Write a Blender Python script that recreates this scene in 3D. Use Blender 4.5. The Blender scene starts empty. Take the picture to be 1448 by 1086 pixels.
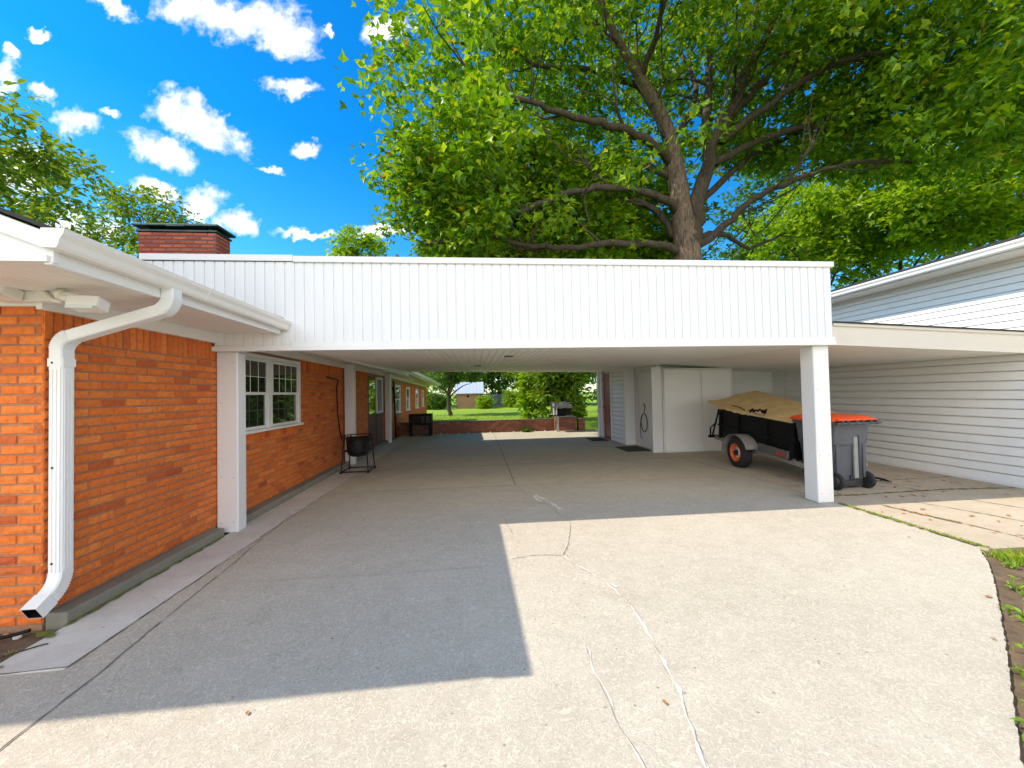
import bpy, bmesh, math, random
import numpy as np
from mathutils import Vector, Matrix
random.seed(7); rng = np.random.default_rng(11)
SC = bpy.context.scene; COL = SC.collection
R = math.radians

# ------------------------------------------------------------------ camera
F_PX, PW, PH, CAM_H = 560.0, 1448, 1086, 1.5
def cam_axes(yaw=5.3, pitch=1.3, roll=1.2):
    y, p, r = R(yaw), R(pitch), R(roll)
    f = Vector((math.sin(y)*math.cos(p), math.cos(y)*math.cos(p), math.sin(p)))
    r0 = Vector((math.cos(y), -math.sin(y), 0)); u0 = r0.cross(f)
    return math.cos(r)*r0 - math.sin(r)*u0, math.cos(r)*u0 + math.sin(r)*r0, f
CR, CU, CF = cam_axes(); CC = Vector((0, 0, CAM_H))
cam = bpy.data.objects.new('camera', bpy.data.cameras.new('camera')); COL.objects.link(cam)
cam.matrix_world = Matrix(((CR.x, CU.x, -CF.x, CC.x), (CR.y, CU.y, -CF.y, CC.y), (CR.z, CU.z, -CF.z, CC.z), (0, 0, 0, 1)))
cam.data.sensor_width = 36; cam.data.lens = F_PX/PW*36; cam.data.clip_start = .05; cam.data.clip_end = 3000
SC.camera = cam
def ray(u, v): return CF + CR*((u-PW/2)/F_PX) - CU*((v-PH/2)/F_PX)
def at(u, v, y):                      # point of the plane Y = y seen at photo pixel (u, v)
    d = ray(u, v); return CC + d*(y/d.y)
def gr(u, v, z=0.0):                  # ground point
    d = ray(u, v); return CC + d*((z-CAM_H)/d.z)

# ------------------------------------------------------------------ materials
def new_mat(name):
    m = bpy.data.materials.new(name); m.use_nodes = True
    nt = m.node_tree; b = nt.nodes['Principled BSDF']; return m, nt, b
def N(nt, t, **k):
    n = nt.nodes.new(t)
    for a, v in k.items():
        if a.startswith('i_'): n.inputs[a[2:].replace('_', ' ')].default_value = v
        else: setattr(n, a, v)
    return n
def lk(nt, a, b): nt.links.new(a, b)
def ramp(nt, fac, stops):
    r = N(nt, 'ShaderNodeValToRGB'); e = r.color_ramp.elements
    while len(e) < len(stops): e.new(.5)
    for q, (p, c) in zip(e, stops):
        q.position = p; q.color = (c[0], c[1], c[2], 1) if not isinstance(c, (int, float)) else (c, c, c, 1)
    lk(nt, fac, r.inputs['Fac']); return r.outputs['Color']
def noise(nt, scale, detail=4, rough=.55, dist=0, vec=None):
    n = N(nt, 'ShaderNodeTexNoise'); n.inputs['Scale'].default_value = scale; n.inputs['Detail'].default_value = detail
    n.inputs['Roughness'].default_value = rough; n.inputs['Distortion'].default_value = dist
    if vec is None: vec = N(nt, 'ShaderNodeTexCoord').outputs['Object']
    lk(nt, vec, n.inputs['Vector']); return n.outputs['Fac']
def mix(nt, fac, a, b, mode='MIX'):
    m = N(nt, 'ShaderNodeMix', data_type='RGBA', blend_type=mode)
    for s, v in ((0, fac), (6, a), (7, b)):
        if hasattr(v, 'links'): lk(nt, v, m.inputs[s])
        else: m.inputs[s].default_value = v if s == 0 else (*v[:3], 1)
    return m.outputs[2]
def math_(nt, op, a, b=0.0):
    m = N(nt, 'ShaderNodeMath', operation=op)
    for s, v in ((0, a), (1, b)):
        if hasattr(v, 'links'): lk(nt, v, m.inputs[s])
        else: m.inputs[s].default_value = v
    return m.outputs[0]
def bump(nt, b, h, strength=.3, dist=.01):
    n = N(nt, 'ShaderNodeBump'); n.inputs['Strength'].default_value = strength; n.inputs['Distance'].default_value = dist
    lk(nt, h, n.inputs['Height']); lk(nt, n.outputs[0], b.inputs['Normal'])
def plain(name, c, rough=.5, metal=0, var=.12, scale=6, bumpy=0, bscale=60, spec=.5):
    m, nt, b = new_mat(name)
    f = noise(nt, scale, 6, .65)
    lo = tuple(x*(1-var) for x in c); hi = tuple(min(1, x*(1+var)) for x in c)
    lk(nt, ramp(nt, f, [(.3, lo), (.7, hi)]), b.inputs['Base Color'])
    b.inputs['Roughness'].default_value = rough; b.inputs['Metallic'].default_value = metal
    b.inputs['Specular IOR Level'].default_value = spec
    if bumpy: bump(nt, b, noise(nt, bscale, 4), bumpy, .004)
    return m
def white_mat(name, c, rough=.45, dirt=.25, streak=False):
    m, nt, b = new_mat(name)
    co = N(nt, 'ShaderNodeTexCoord').outputs['Object']
    mp = N(nt, 'ShaderNodeMapping'); lk(nt, co, mp.inputs['Vector'])
    mp.inputs['Scale'].default_value = (3, 3, .35) if streak else (1, 1, 1)
    d = noise(nt, 2.2 if not streak else 3, 8, .7, .3, mp.outputs[0])
    fine = noise(nt, 40, 5, .7, 0, co)
    base = mix(nt, ramp(nt, d, [(.5, 0.0), (.82, dirt)]), c, (c[0]*.62, c[1]*.58, c[2]*.5))
    base = mix(nt, ramp(nt, fine, [(.62, 0.0), (.72, dirt*.6)]), base, (c[0]*.55, c[1]*.5, c[2]*.42))
    lk(nt, base, b.inputs['Base Color']); b.inputs['Roughness'].default_value = rough
    bump(nt, b, noise(nt, 9, 3), .12, .01)
    return m
def brick_mat(name, stops, rough=.85, b_s=.5):
    m, nt, b = new_mat(name)
    g = N(nt, 'ShaderNodeNewGeometry')
    c = ramp(nt, g.outputs['Random Per Island'], stops)
    f = noise(nt, 26, 7, .7); f2 = noise(nt, 1.3, 5, .6)
    c = mix(nt, ramp(nt, f, [(.35, .35), (.55, 0.0)]), c, (stops[0][1][0]*.5, stops[0][1][1]*.45, stops[0][1][2]*.5))
    c = mix(nt, ramp(nt, f2, [(.5, 0.0), (.75, .3)]), c, (stops[0][1][0]*.8, stops[0][1][1]*.7, stops[0][1][2]*.8))
    f3 = noise(nt, 70, 2, .5)
    c = mix(nt, ramp(nt, f3, [(.73, 0.0), (.78, .45)]), c, (.6, .5, .4))
    lk(nt, c, b.inputs['Base Color']); b.inputs['Roughness'].default_value = rough
    bump(nt, b, noise(nt, 55, 8, .7, .6), b_s, .006)
    return m
def concrete_mat(name, ca, cb, swirl=.5, stain=(.2, .17, .13)):
    m, nt, b = new_mat(name)
    co = N(nt, 'ShaderNodeTexCoord').outputs['Object']
    big = noise(nt, .55, 6, .6, .2, co); mid = noise(nt, 4, 6, .7, 0, co); fine = noise(nt, 150, 3, .6, 0, co)
    c = mix(nt, ramp(nt, big, [(.3, 0.0), (.7, 1.0)]), ca, cb)
    c = mix(nt, ramp(nt, mid, [(.33, .30), (.58, 0.0)]), c, stain)
    c = mix(nt, ramp(nt, fine, [(.3, .30), (.5, 0.0)]), c, tuple(x*.55 for x in ca))
    # worm-like exposed trowel texture: thin ridges of a distorted noise
    s = noise(nt, 20, 1.5, .5, 1.6, co)
    r = math_(nt, 'ABSOLUTE', math_(nt, 'SUBTRACT', s, .5))
    ridge = ramp(nt, r, [(0.0, 1.0), (.045, 0.0)])
    s2 = noise(nt, 27, 1.5, .5, 1.9, co)
    r2 = math_(nt, 'ABSOLUTE', math_(nt, 'SUBTRACT', s2, .47))
    ridge2 = ramp(nt, r2, [(0.0, 1.0), (.04, 0.0)])
    c = mix(nt, math_(nt, 'MULTIPLY', ridge, .45*swirl), c, tuple(min(1, x*1.5) for x in cb))
    c = mix(nt, math_(nt, 'MULTIPLY', ridge2, .45*swirl), c, tuple(x*.52 for x in ca))
    old = noise(nt, 1.1, 7, .7, .8, co)
    c = mix(nt, ramp(nt, old, [(.60, 0.0), (.72, .38)]), c, stain)
    pits = N(nt, 'ShaderNodeTexVoronoi'); pits.inputs['Scale'].default_value = 9; lk(nt, co, pits.inputs['Vector'])
    c = mix(nt, ramp(nt, pits.outputs['Distance'], [(.05, .6), (.085, 0.0)]), c, (.12, .10, .08))
    lk(nt, c, b.inputs['Base Color']); b.inputs['Roughness'].default_value = .88
    h = math_(nt, 'ADD', math_(nt, 'MULTIPLY', ridge, .5*swirl), math_(nt, 'MULTIPLY', fine, .8))
    bump(nt, b, h, .35, .006)
    return m
def leaf_mat(name, cols, trans=.45, tcol=None):
    m, nt, b = new_mat(name)
    g = N(nt, 'ShaderNodeNewGeometry')
    c = ramp(nt, g.outputs['Random Per Island'], cols)
    b.inputs['Roughness'].default_value = .42; b.inputs['Specular IOR Level'].default_value = .35
    lk(nt, c, b.inputs['Base Color'])
    t = N(nt, 'ShaderNodeBsdfTranslucent')
    tc = mix(nt, 1.0, c, tcol or (2.4, 2.2, 1.1), 'MULTIPLY'); lk(nt, tc, t.inputs['Color'])
    ms = N(nt, 'ShaderNodeMixShader'); ms.inputs[0].default_value = trans
    lk(nt, b.outputs[0], ms.inputs[1]); lk(nt, t.outputs[0], ms.inputs[2])
    lk(nt, ms.outputs[0], nt.nodes['Material Output'].inputs['Surface'])
    return m
def bark_mat(name, a, c_):
    m, nt, b = new_mat(name)
    co = N(nt, 'ShaderNodeTexCoord').outputs['Object']
    mp = N(nt, 'ShaderNodeMapping'); mp.inputs['Scale'].default_value = (1, 1, .22); lk(nt, co, mp.inputs['Vector'])
    f = noise(nt, 14, 8, .7, 1.2, mp.outputs[0])
    lk(nt, ramp(nt, f, [(.36, a), (.62, c_)]), b.inputs['Base Color']); b.inputs['Roughness'].default_value = .9
    bump(nt, b, f, .9, .05); return m
def glass_mat(name, tint=(.012, .016, .014)):
    m, nt, b = new_mat(name)
    b.inputs['Base Color'].default_value = (*tint, 1); b.inputs['Roughness'].default_value = .02
    b.inputs['Specular IOR Level'].default_value = .8; b.inputs['Coat Weight'].default_value = .6; b.inputs['Coat Roughness'].default_value = .01
    bump(nt, b, noise(nt, 1.6, 2), .03, .02); return m
M = {}
M['vinyl'] = white_mat('white_vinyl', (.78, .78, .77), .4, .18)
M['panel'] = white_mat('white_ribbed_metal', (.76, .77, .785), .38, .16, True)
M['soffit'] = white_mat('cream_soffit', (.80, .76, .70), .5, .22)
M['ceiling'] = white_mat('ceiling_boards', (.88, .86, .81), .5, .12)
M['trim'] = white_mat('white_trim', (.78, .78, .775), .4, .16)
M['siding'] = white_mat('white_siding', (.86, .86, .85), .4, .16, True)
M['brick'] = brick_mat('orange_brick', [(0.0, (.50, .10, .018)), (.12, (.64, .145, .022)), (.35, (.72, .19, .03)), (.6, (.74, .165, .02)), (.93, (.80, .23, .04)), (1.0, (.44, .07, .02))])
M['mortar'] = plain('mortar', (.34, .185, .105), .95, 0, .2, 30, .4, 120)
M['brick_red'] = brick_mat('red_brick', [(0.0, (.26, .085, .05)), (.5, (.36, .12, .065)), (1.0, (.46, .18, .09))])
M['mortar_d'] = plain('dark_mortar', (.14, .10, .085), .95, 0, .2, 30)
M['brick_chim'] = brick_mat('chimney_brick', [(0.0, (.34, .06, .03)), (.5, (.46, .09, .045)), (1.0, (.54, .13, .06))])
M['shingle'] = plain('dark_shingle', (.035, .034, .036), .9, 0, .4, 25, .6, 60)
M['black'] = plain('black_paint', (.004, .004, .005), .6, 0, .3, 8, spec=.25)
M['iron'] = plain('black_iron', (.014, .013, .013), .55, .3, .4, 18, .2, 80)
M['rubber'] = plain('black_rubber', (.018, .018, .02), .75, 0, .3, 20, .2, 60)
M['dark_metal'] = plain('chimney_cap_metal', (.05, .085, .08), .45, .5, .35, 7)
M['glass'] = glass_mat('window_glass')
M['grey_bar'] = plain('grey_glazing_bar', (.09, .095, .09), .6)
M['concrete'] = concrete_mat('driveway_concrete', (.455, .405, .325), (.535, .48, .39), 1.0, (.33, .28, .21))
M['floor'] = concrete_mat('carport_floor_concrete', (.50, .44, .34), (.58, .515, .40), .15, (.30, .25, .18))
M['path'] = concrete_mat('smooth_path_concrete', (.60, .565, .50), (.68, .645, .58), .12, (.36, .31, .26))
M['paving'] = concrete_mat('old_paving_concrete', (.44, .365, .27), (.54, .46, .35), .35, (.30, .22, .15))
M['ledge'] = concrete_mat('mossy_foundation', (.20, .19, .15), (.30, .28, .23), .2, (.10, .10, .06))
M['sealer'] = plain('crack_sealer', (.69, .645, .575), .8, 0, .25, 30, .5, 90)
M['joint'] = plain('dark_joint', (.15, .125, .10), .95, 0, .4, 12)
M['jointl'] = plain('pale_joint', (.50, .46, .41), .95, 0, .25, 12)
M['crackline'] = plain('crack_line', (.27, .23, .185), .95, 0, .4, 12)
M['canopy'] = white_mat('cream_canopy_trim', (.64, .595, .52), .5, .22)
M['moss'] = plain('moss', (.16, .17, .025), .95, 0, .55, 16, .8, 60)
M['soil'] = plain('soil', (.13, .085, .05), .95, 0, .5, 7, .9, 40)
M['reddoor'] = plain('dark_red_door', (.26, .03, .02), .4, 0, .12, 3)
M['brown'] = plain('brown_wood', (.10, .035, .022), .55, 0, .3, 6)
M['whitedoor'] = white_mat('white_door_paint', (.86, .85, .82), .4, .12)
M['tarp'] = plain('tan_canvas', (.68, .51, .24), .85, 0, .16, 5, .5, 14)
M['orange'] = plain('orange_plastic', (.85, .085, .012), .42, 0, .1, 5)
M['bin'] = plain('grey_bin_plastic', (.080, .088, .105), .5, 0, .12, 5, .12, 120)
M['bin_dark'] = plain('dark_bin_plastic', (.03, .032, .038), .5, 0, .2, 6)
M['bin_lite'] = plain('light_grey_strip', (.26, .27, .27), .5, 0, .1, 8)
M['steel'] = plain('galvanised_steel', (.42, .41, .40), .42, .55, .2, 9)
M['fender'] = plain('grey_fender', (.30, .28, .26), .5, .1, .2, 8)
M['rimorange'] = plain('orange_rim', (.72, .13, .03), .5, 0, .2, 12)
M['rimcream'] = plain('cream_rim', (.62, .48, .38), .5, 0, .15, 12)
M['red'] = plain('red_reflector', (.55, .03, .02), .3)
M['mat'] = plain('door_mat_fibre', (.055, .05, .042), .95, 0, .4, 40, .8, 120)
M['greycloth'] = plain('grey_cover', (.065, .065, .06), .85, 0, .2, 6, .4, 20)
M['lamp'] = white_mat('cream_fitting', (.74, .70, .64), .45, .2)
M['lens'] = plain('lamp_lens', (.62, .64, .6), .2, 0, .05)
M['bluemetal'] = plain('pale_blue_roof', (.46, .52, .62), .5, .1, .06, 2)
M['fence_blue'] = plain('grey_blue_boards', (.10, .14, .16), .7, 0, .3, 3)
M['tanwall'] = plain('tan_brick_wall', (.36, .20, .13), .9, 0, .15, 10)
M['bark'] = bark_mat('maple_bark', (.045, .03, .02), (.27, .19, .135))
M['bark_d'] = bark_mat('dark_bark', (.03, .022, .015), (.12, .085, .06))  # bark of other trees; on the maple it carries limb shade as colour
M['twig'] = plain('twig_bark', (.035, .024, .017), .9)
M['leaf'] = leaf_mat('maple_leaf', [(0.0, (.05, .135, .006)), (.4, (.115, .235, .007)), (.75, (.22, .35, .008)), (.985, (.36, .44, .010)), (1.0, (.38, .16, .02))], .33, (2.0, 1.95, .8))
M['leaf_y'] = leaf_mat('yellow_green_leaf', [(0.0, (.09, .19, .008)), (.5, (.18, .30, .010)), (1.0, (.28, .38, .014))], .4)
M['leaf_d'] = leaf_mat('dark_leaf', [(0.0, (.03, .08, .010)), (.5, (.06, .135, .012)), (1.0, (.11, .20, .014))], .3)
M['leaf_w'] = leaf_mat('walnut_leaf', [(0.0, (.06, .13, .010)), (.5, (.12, .21, .012)), (1.0, (.22, .27, .018))], .35)
M['weed'] = leaf_mat('weed_leaf', [(0.0, (.12, .24, .02)), (.6, (.20, .34, .03)), (1.0, (.34, .36, .04))], .4)
M['grass'] = leaf_mat('grass_blade', [(0.0, (.14, .24, .015)), (.6, (.22, .34, .02)), (1.0, (.34, .36, .05))], .35)
M['dry'] = plain('dry_leaf', (.36, .17, .06), .8, 0, .4, 20)
def lawn_mat():
    m, nt, b = new_mat('lawn_grass')
    co = N(nt, 'ShaderNodeTexCoord').outputs['Object']
    a = noise(nt, .35, 6, .65, 0, co); f = noise(nt, 9, 6, .8, 0, co)
    c = mix(nt, ramp(nt, a, [(.35, 0.0), (.65, 1.0)]), (.24, .40, .010), (.36, .48, .014))
    c = mix(nt, ramp(nt, f, [(.4, .5), (.62, 0.0)]), c, (.07, .14, .012))
    lk(nt, c, b.inputs['Base Color']); b.inputs['Roughness'].default_value = .9
    bump(nt, b, f, .8, .08); return m
M['lawn'] = lawn_mat()

# ------------------------------------------------------------------ mesh building
class MB:
    def __init__(s): s.v = []; s.f = []; s.m = []; s.sm = []
    def add(s, vs, fs, mi=0, smooth=False):
        o = len(s.v); s.v += [tuple(p) for p in vs]
        for f in fs: s.f.append(tuple(i+o for i in f)); s.m.append(mi); s.sm.append(smooth)
        return s
    def box(s, x0, x1, y0, y1, z0, z1, mi=0):
        return s.add([(x0,y0,z0),(x1,y0,z0),(x1,y1,z0),(x0,y1,z0),(x0,y0,z1),(x1,y0,z1),(x1,y1,z1),(x0,y1,z1)],
            [(0,3,2,1),(4,5,6,7),(0,1,5,4),(1,2,6,5),(2,3,7,6),(3,0,4,7)], mi)
    def bbox(s, x0, x1, y0, y1, z0, z1, b=.006, mi=0):          # box with chamfered edges
        bm = bmesh.new(); bmesh.ops.create_cube(bm, size=1)
        for v in bm.verts: v.co = Vector(((x0+x1)/2+v.co.x*(x1-x0), (y0+y1)/2+v.co.y*(y1-y0), (z0+z1)/2+v.co.z*(z1-z0)))
        bmesh.ops.bevel(bm, geom=bm.edges[:], offset=b, segments=2, affect='EDGES', profile=.5)
        bm.verts.index_update()
        s.add([v.co[:] for v in bm.verts], [[v.index for v in f.verts] for f in bm.faces], mi); bm.free(); return s
    def quad(s, a, b, c, d, mi=0): return s.add([a, b, c, d], [(0,1,2,3)], mi)
    def prism(s, poly, axis, a, b, mi=0):                        # polygon in the two other axes, extruded from a to b
        def p3(p, w):
            return (w, p[0], p[1]) if axis == 0 else (p[0], w, p[1]) if axis == 1 else (p[0], p[1], w)
        n = len(poly)
        return s.add([p3(p, a) for p in poly]+[p3(p, b) for p in poly],
            [tuple(range(n))[::-1], tuple(range(n, 2*n))]+[(i, (i+1) % n, n+(i+1) % n, n+i) for i in range(n)], mi)
    def loft(s, rings, closed=True, mi=0, smooth=False, cap=True):
        n = len(rings[0]); vs = [p for r in rings for p in r]; fs = []
        for k in range(len(rings)-1):
            for i in range(n if closed else n-1):
                j = (i+1) % n; fs.append((k*n+i, k*n+j, (k+1)*n+j, (k+1)*n+i))
        if cap and closed: fs += [tuple(range(n))[::-1], tuple(range((len(rings)-1)*n, len(rings)*n))]
        return s.add(vs, fs, mi, smooth)
    def tube(s, pts, rad, n=8, mi=0, smooth=True, cap=True):
        pts = [Vector(p) for p in pts]; rad = rad if hasattr(rad, '__len__') else [rad]*len(pts)
        rings = []; up = Vector((0, 0, 1))
        prev = None
        for i, p in enumerate(pts):
            d = (pts[min(i+1, len(pts)-1)]-pts[max(i-1, 0)])
            d = d.normalized() if d.length > 1e-9 else Vector((0, 0, 1))
            if prev is None:
                a = d.cross(up) if abs(d.z) < .95 else d.cross(Vector((1, 0, 0)))
            else: a = prev - d*prev.dot(d)
            a.normalize(); prev = a; b = d.cross(a)
            rings.append([p+(a*math.cos(2*math.pi*k/n)+b*math.sin(2*math.pi*k/n))*rad[i] for k in range(n)])
        return s.loft(rings, True, mi, smooth, cap)
    def rect_tube(s, pts, w, h, side, mi=0):                     # rectangular duct; side = fixed width direction
        pts = [Vector(p) for p in pts]; side = Vector(side).normalized(); rings = []
        for i, p in enumerate(pts):
            d = (pts[min(i+1, len(pts)-1)]-pts[max(i-1, 0)]).normalized(); b = d.cross(side).normalized()
            rings.append([p+side*sx*w/2+b*sy*h/2 for sx, sy in ((-1,-.82),(-.82,-1),(.82,-1),(1,-.82),(1,.82),(.82,1),(-.82,1),(-1,.82))])
        return s.loft(rings, True, mi)
    def lathe(s, prof, c, n=24, axis=2, mi=0, smooth=True):      # prof: (r, h)
        rings = []
        for r, h in prof:
            ring = []
            for k in range(n):
                a = 2*math.pi*k/n; x, y = r*math.cos(a), r*math.sin(a)
                ring.append((c[0]+x, c[1]+y, c[2]+h) if axis == 2 else (c[0]+h, c[1]+x, c[2]+y) if axis == 0 else (c[0]+x, c[1]+h, c[2]+y))
            rings.append(ring)
        return s.loft(rings, True, mi, smooth, True)
    def build(s, name, mats, parent=None, local=False):
        if not isinstance(mats, (list, tuple)): mats = [mats]
        off = Vector((0, 0, 0)) if (parent is None or local) else Vector(parent['_w'])
        me = bpy.data.meshes.new(name)
        me.from_pydata([(p[0]-off.x, p[1]-off.y, p[2]-off.z) for p in s.v], [], s.f)
        for m in mats: me.materials.append(m)
        me.polygons.foreach_set('material_index', s.m); me.polygons.foreach_set('use_smooth', s.sm)
        bm = bmesh.new(); bm.from_mesh(me); bmesh.ops.recalc_face_normals(bm, faces=bm.faces); bm.to_mesh(me); bm.free()
        o = bpy.data.objects.new(name, me); COL.objects.link(o)
        if parent is not None: o.parent = parent
        o['_w'] = tuple(float(q) for q in off); ALL.append(o)
        return o
ALL = []
def np_mesh(name, V, Fq, mat, parent=None):                      # V (n,3), Fq (m,k) same-size polygons
    off = np.array(parent['_w'] if parent is not None else (0, 0, 0))
    me = bpy.data.meshes.new(name); k = Fq.shape[1]
    me.from_pydata((V-off).tolist(), [], Fq.tolist())
    me.materials.append(mat); me.update(); me.validate()
    o = bpy.data.objects.new(name, me); COL.objects.link(o)
    if parent is not None: o.parent = parent
    o['_w'] = tuple(float(q) for q in off); ALL.append(o); return o
def tag(o, label, cat, group=None):
    o['label'] = label; o['category'] = cat
    if group: o['group'] = group
    return o
def thing(name, label, cat, loc=(0, 0, 0), rz=0, group=None):
    o = bpy.data.objects.new(name, None); COL.objects.link(o); o.location = loc; o.rotation_euler = (0, 0, rz)
    o.empty_display_size = .1; o['_w'] = tuple(loc); ALL.append(o)
    return tag(o, label, cat, group)
def struct(o): o['kind'] = 'structure'; return o

# bricks -----------------------------------------------------------
def bricks(mb, org, ud, nd, length, z0, z1, L=.2133, H=.0677, gap=.010, dep=.009, holes=(), rough=.0, nx=1, ny=1, mi=0, off=0, soldier=False, zt=None):
    org, ud, nd = Vector(org), Vector(ud), Vector(nd); up = Vector((0, 0, 1))
    if soldier: L, H = H, z1-z0
    rows = max(1, round((z1-z0)/H)); h = (z1-z0)/rows
    for r in range(rows):
        a, b = z0+r*h, z0+(r+1)*h
        cuts = [(hu0, hu1) for hu0, hu1, hz0, hz1 in holes if not (b <= hz0+.012 or a >= hz1-.012)]
        u = -L*(.5 if (r+off) % 2 and not soldier else 0)
        while u < length:
            segs = [(max(u, 0), min(u+L, length))]
            for c0, c1 in cuts:
                ns = []
                for s0, s1 in segs:
                    if s1 <= c0 or s0 >= c1: ns.append((s0, s1))
                    else:
                        if s0 < c0: ns.append((s0, c0))
                        if s1 > c1: ns.append((c1, s1))
                segs = ns
            u += L
            for s0, s1 in segs:
                if s1-s0 < .03: continue
                lo, hi = s0+gap/2, s1-gap/2; za, zb = a+gap/2, b-gap/2
                bev = .004; dj = dep*random.uniform(.75, 1.15)
                vs = []; fs = []
                tz = random.uniform(-.002, .002)
                base = [org+ud*p+up*q-nd*.004 for p, q in ((lo, za), (hi, za), (hi, zb), (lo, zb))]
                for j in range(ny+1):
                    for i in range(nx+1):
                        fu, fz = i/nx, j/ny
                        edge = (i in (0, nx)) or (j in (0, ny))
                        d = dj + (random.uniform(-.3, .2)*rough if edge else random.uniform(.0, 1.0)*rough)
                        jit = random.uniform(-1, 1)*rough*.25
                        vs.append(org+ud*(lo+bev+(hi-lo-2*bev)*fu+(0 if not rough else jit*.6))+up*(za+bev+(zb-za-2*bev)*fz+jit*.5+tz)+nd*d)
                n0 = len(vs); vs += base
                idx = lambda i, j: j*(nx+1)+i
                for j in range(ny):
                    for i in range(nx): fs.append((idx(i, j), idx(i+1, j), idx(i+1, j+1), idx(i, j+1)))
                for i in range(nx): fs.append((idx(i, 0), n0, n0+1, idx(i+1, 0)) if nx == 1 else ((idx(i, 0), n0 if i == 0 else n0, idx(i+1, 0))))
                if nx > 1:
                    fs.append((idx(nx, 0), n0, n0+1))
                    for i in range(nx): fs.append((idx(i, ny), idx(i+1, ny), n0+3))
                    fs.append((idx(nx, ny), n0+2, n0+3))
                else: fs.append((idx(0, ny), idx(nx, ny), n0+2, n0+3))
                for j in range(ny): fs.append((idx(0, j), idx(0, j+1), n0+3) if j else (idx(0, 0), idx(0, 1), n0+3))
                fs.append((idx(0, 0), n0+3, n0))
                for j in range(ny): fs.append((idx(nx, j), n0+1, idx(nx, j+1)))
                fs.append((idx(nx, ny), n0+1, n0+2))
                mb.add(vs, fs, mi)
def brick_box(mb, x0, x1, y0, y1, z0, z1, mi_b=0, mi_m=1, cap=True, **k):     # free-standing brick block
    d = .012
    mb.box(x0+d, x1-d, y0+d, y1-d, z0-.02, z1-.004, mi_m)
    bricks(mb, (x0+d, y0+d, 0), (1, 0, 0), (0, -1, 0), x1-x0-2*d, z0, z1, mi=mi_b, **k)
    bricks(mb, (x1-d, y0+d, 0), (0, 1, 0), (1, 0, 0), y1-y0-2*d, z0, z1, mi=mi_b, **k)
    bricks(mb, (x0+d, y1-d, 0), (0, -1, 0), (-1, 0, 0), y1-y0-2*d, z0, z1, mi=mi_b, **k)
    bricks(mb, (x1-d, y1-d, 0), (-1, 0, 0), (0, 1, 0), x1-x0-2*d, z0, z1, mi=mi_b, **k)
def siding(mb, org, ud, nd, length, z0, z1, lap=.127, tilt=.016, mi=0, holes=(), slot=.013):
    org, ud, nd = Vector(org), Vector(ud), Vector(nd); up = Vector((0, 0, 1))
    n = max(1, round((z1-z0)/lap)); h = (z1-z0)/n
    for i in range(n):
        a, b = z0+i*h, z0+(i+1)*h
        p = lambda u, z, d: org+ud*u+up*z+nd*d
        sag = lambda: random.uniform(-.0015, .0015)
        segs = [(0, length)]
        for h0, h1, hz0, hz1 in holes:
            if b > hz0+.01 and a < hz1-.01:
                segs = [q for s0, s1 in segs for q in ((s0, min(s1, h0)), (max(s0, h1), s1)) if q[1]-q[0] > .01]
        for s0, s1 in segs:
            prof = [(a, -.03), (a-.002, tilt), (a+.010, tilt+.001), (a+h*.5, tilt*.6+.002), (b-slot, .001), (b-slot, -.03)]
            vs = [p(s0, z, d) for z, d in prof]+[p(s1, z, d+sag()*.5) for z, d in prof]
            mb.add(vs, [(k, k+1, 7+k, 6+k) for k in range(5)]+[(0, 1, 2, 3, 4, 5), (6, 7, 8, 9, 10, 11)], mi)
def ribbed(mb, org, ud, vd, nd, length, zf0, zf1, pitch=.107, groove=.010, deep=.007, mi=0):
    """boards side by side along ud; zf0/zf1(u) give the two ends along vd"""
    org, ud, vd, nd = Vector(org), Vector(ud), Vector(vd), Vector(nd)
    n = max(1, round(length/pitch)); w = length/n
    for i in range(n):
        u0, u1 = i*w, (i+1)*w; g = groove
        j = random.uniform(-.0008, .0008)
        prof = [(u0, -deep), (u0+g*.35, j), (u0+w*.5, j+.0015), (u1-g*.65, j), (u1-g*.3, -deep), (u1, -deep)]
        vs = [org+ud*u+vd*zf0(u)+nd*d for u, d in prof]+[org+ud*u+vd*zf1(u)+nd*d for u, d in prof]
        mb.add(vs, [(k, k+1, 7+k, 6+k) for k in range(5)], mi)
def strip(mb, pts, w, z=.004, jit=.3, mi=0, taper=False, wob=0.0):
    """thin sheet following a ground polyline"""
    P = []
    for i in range(len(pts)-1):
        a, b = Vector(pts[i][:2]), Vector(pts[i+1][:2]); n = max(2, int((b-a).length/.05))
        for k in range(n): P.append(a.lerp(b, k/n))
    P.append(Vector(pts[-1][:2])); l = []; r = []; off = 0
    for i, p in enumerate(P):
        d = (P[min(i+1, len(P)-1)]-P[max(i-1, 0)]).normalized(); nrm = Vector((-d.y, d.x))
        off = off*.8+random.uniform(-1, 1)*wob; p = p+nrm*off
        ww = w*.5*(1+random.uniform(-jit, jit))
        if taper: ww *= .35+.65*min(1, 2*i/len(P))
        l.append((p.x-nrm.x*ww, p.y-nrm.y*ww, z)); r.append((p.x+nrm.x*ww, p.y+nrm.y*ww, z))
    n = len(P)
    mb.add(l+r, [(i, i+1, n+i+1, n+i) for i in range(n-1)], mi)

exec_order = None
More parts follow.
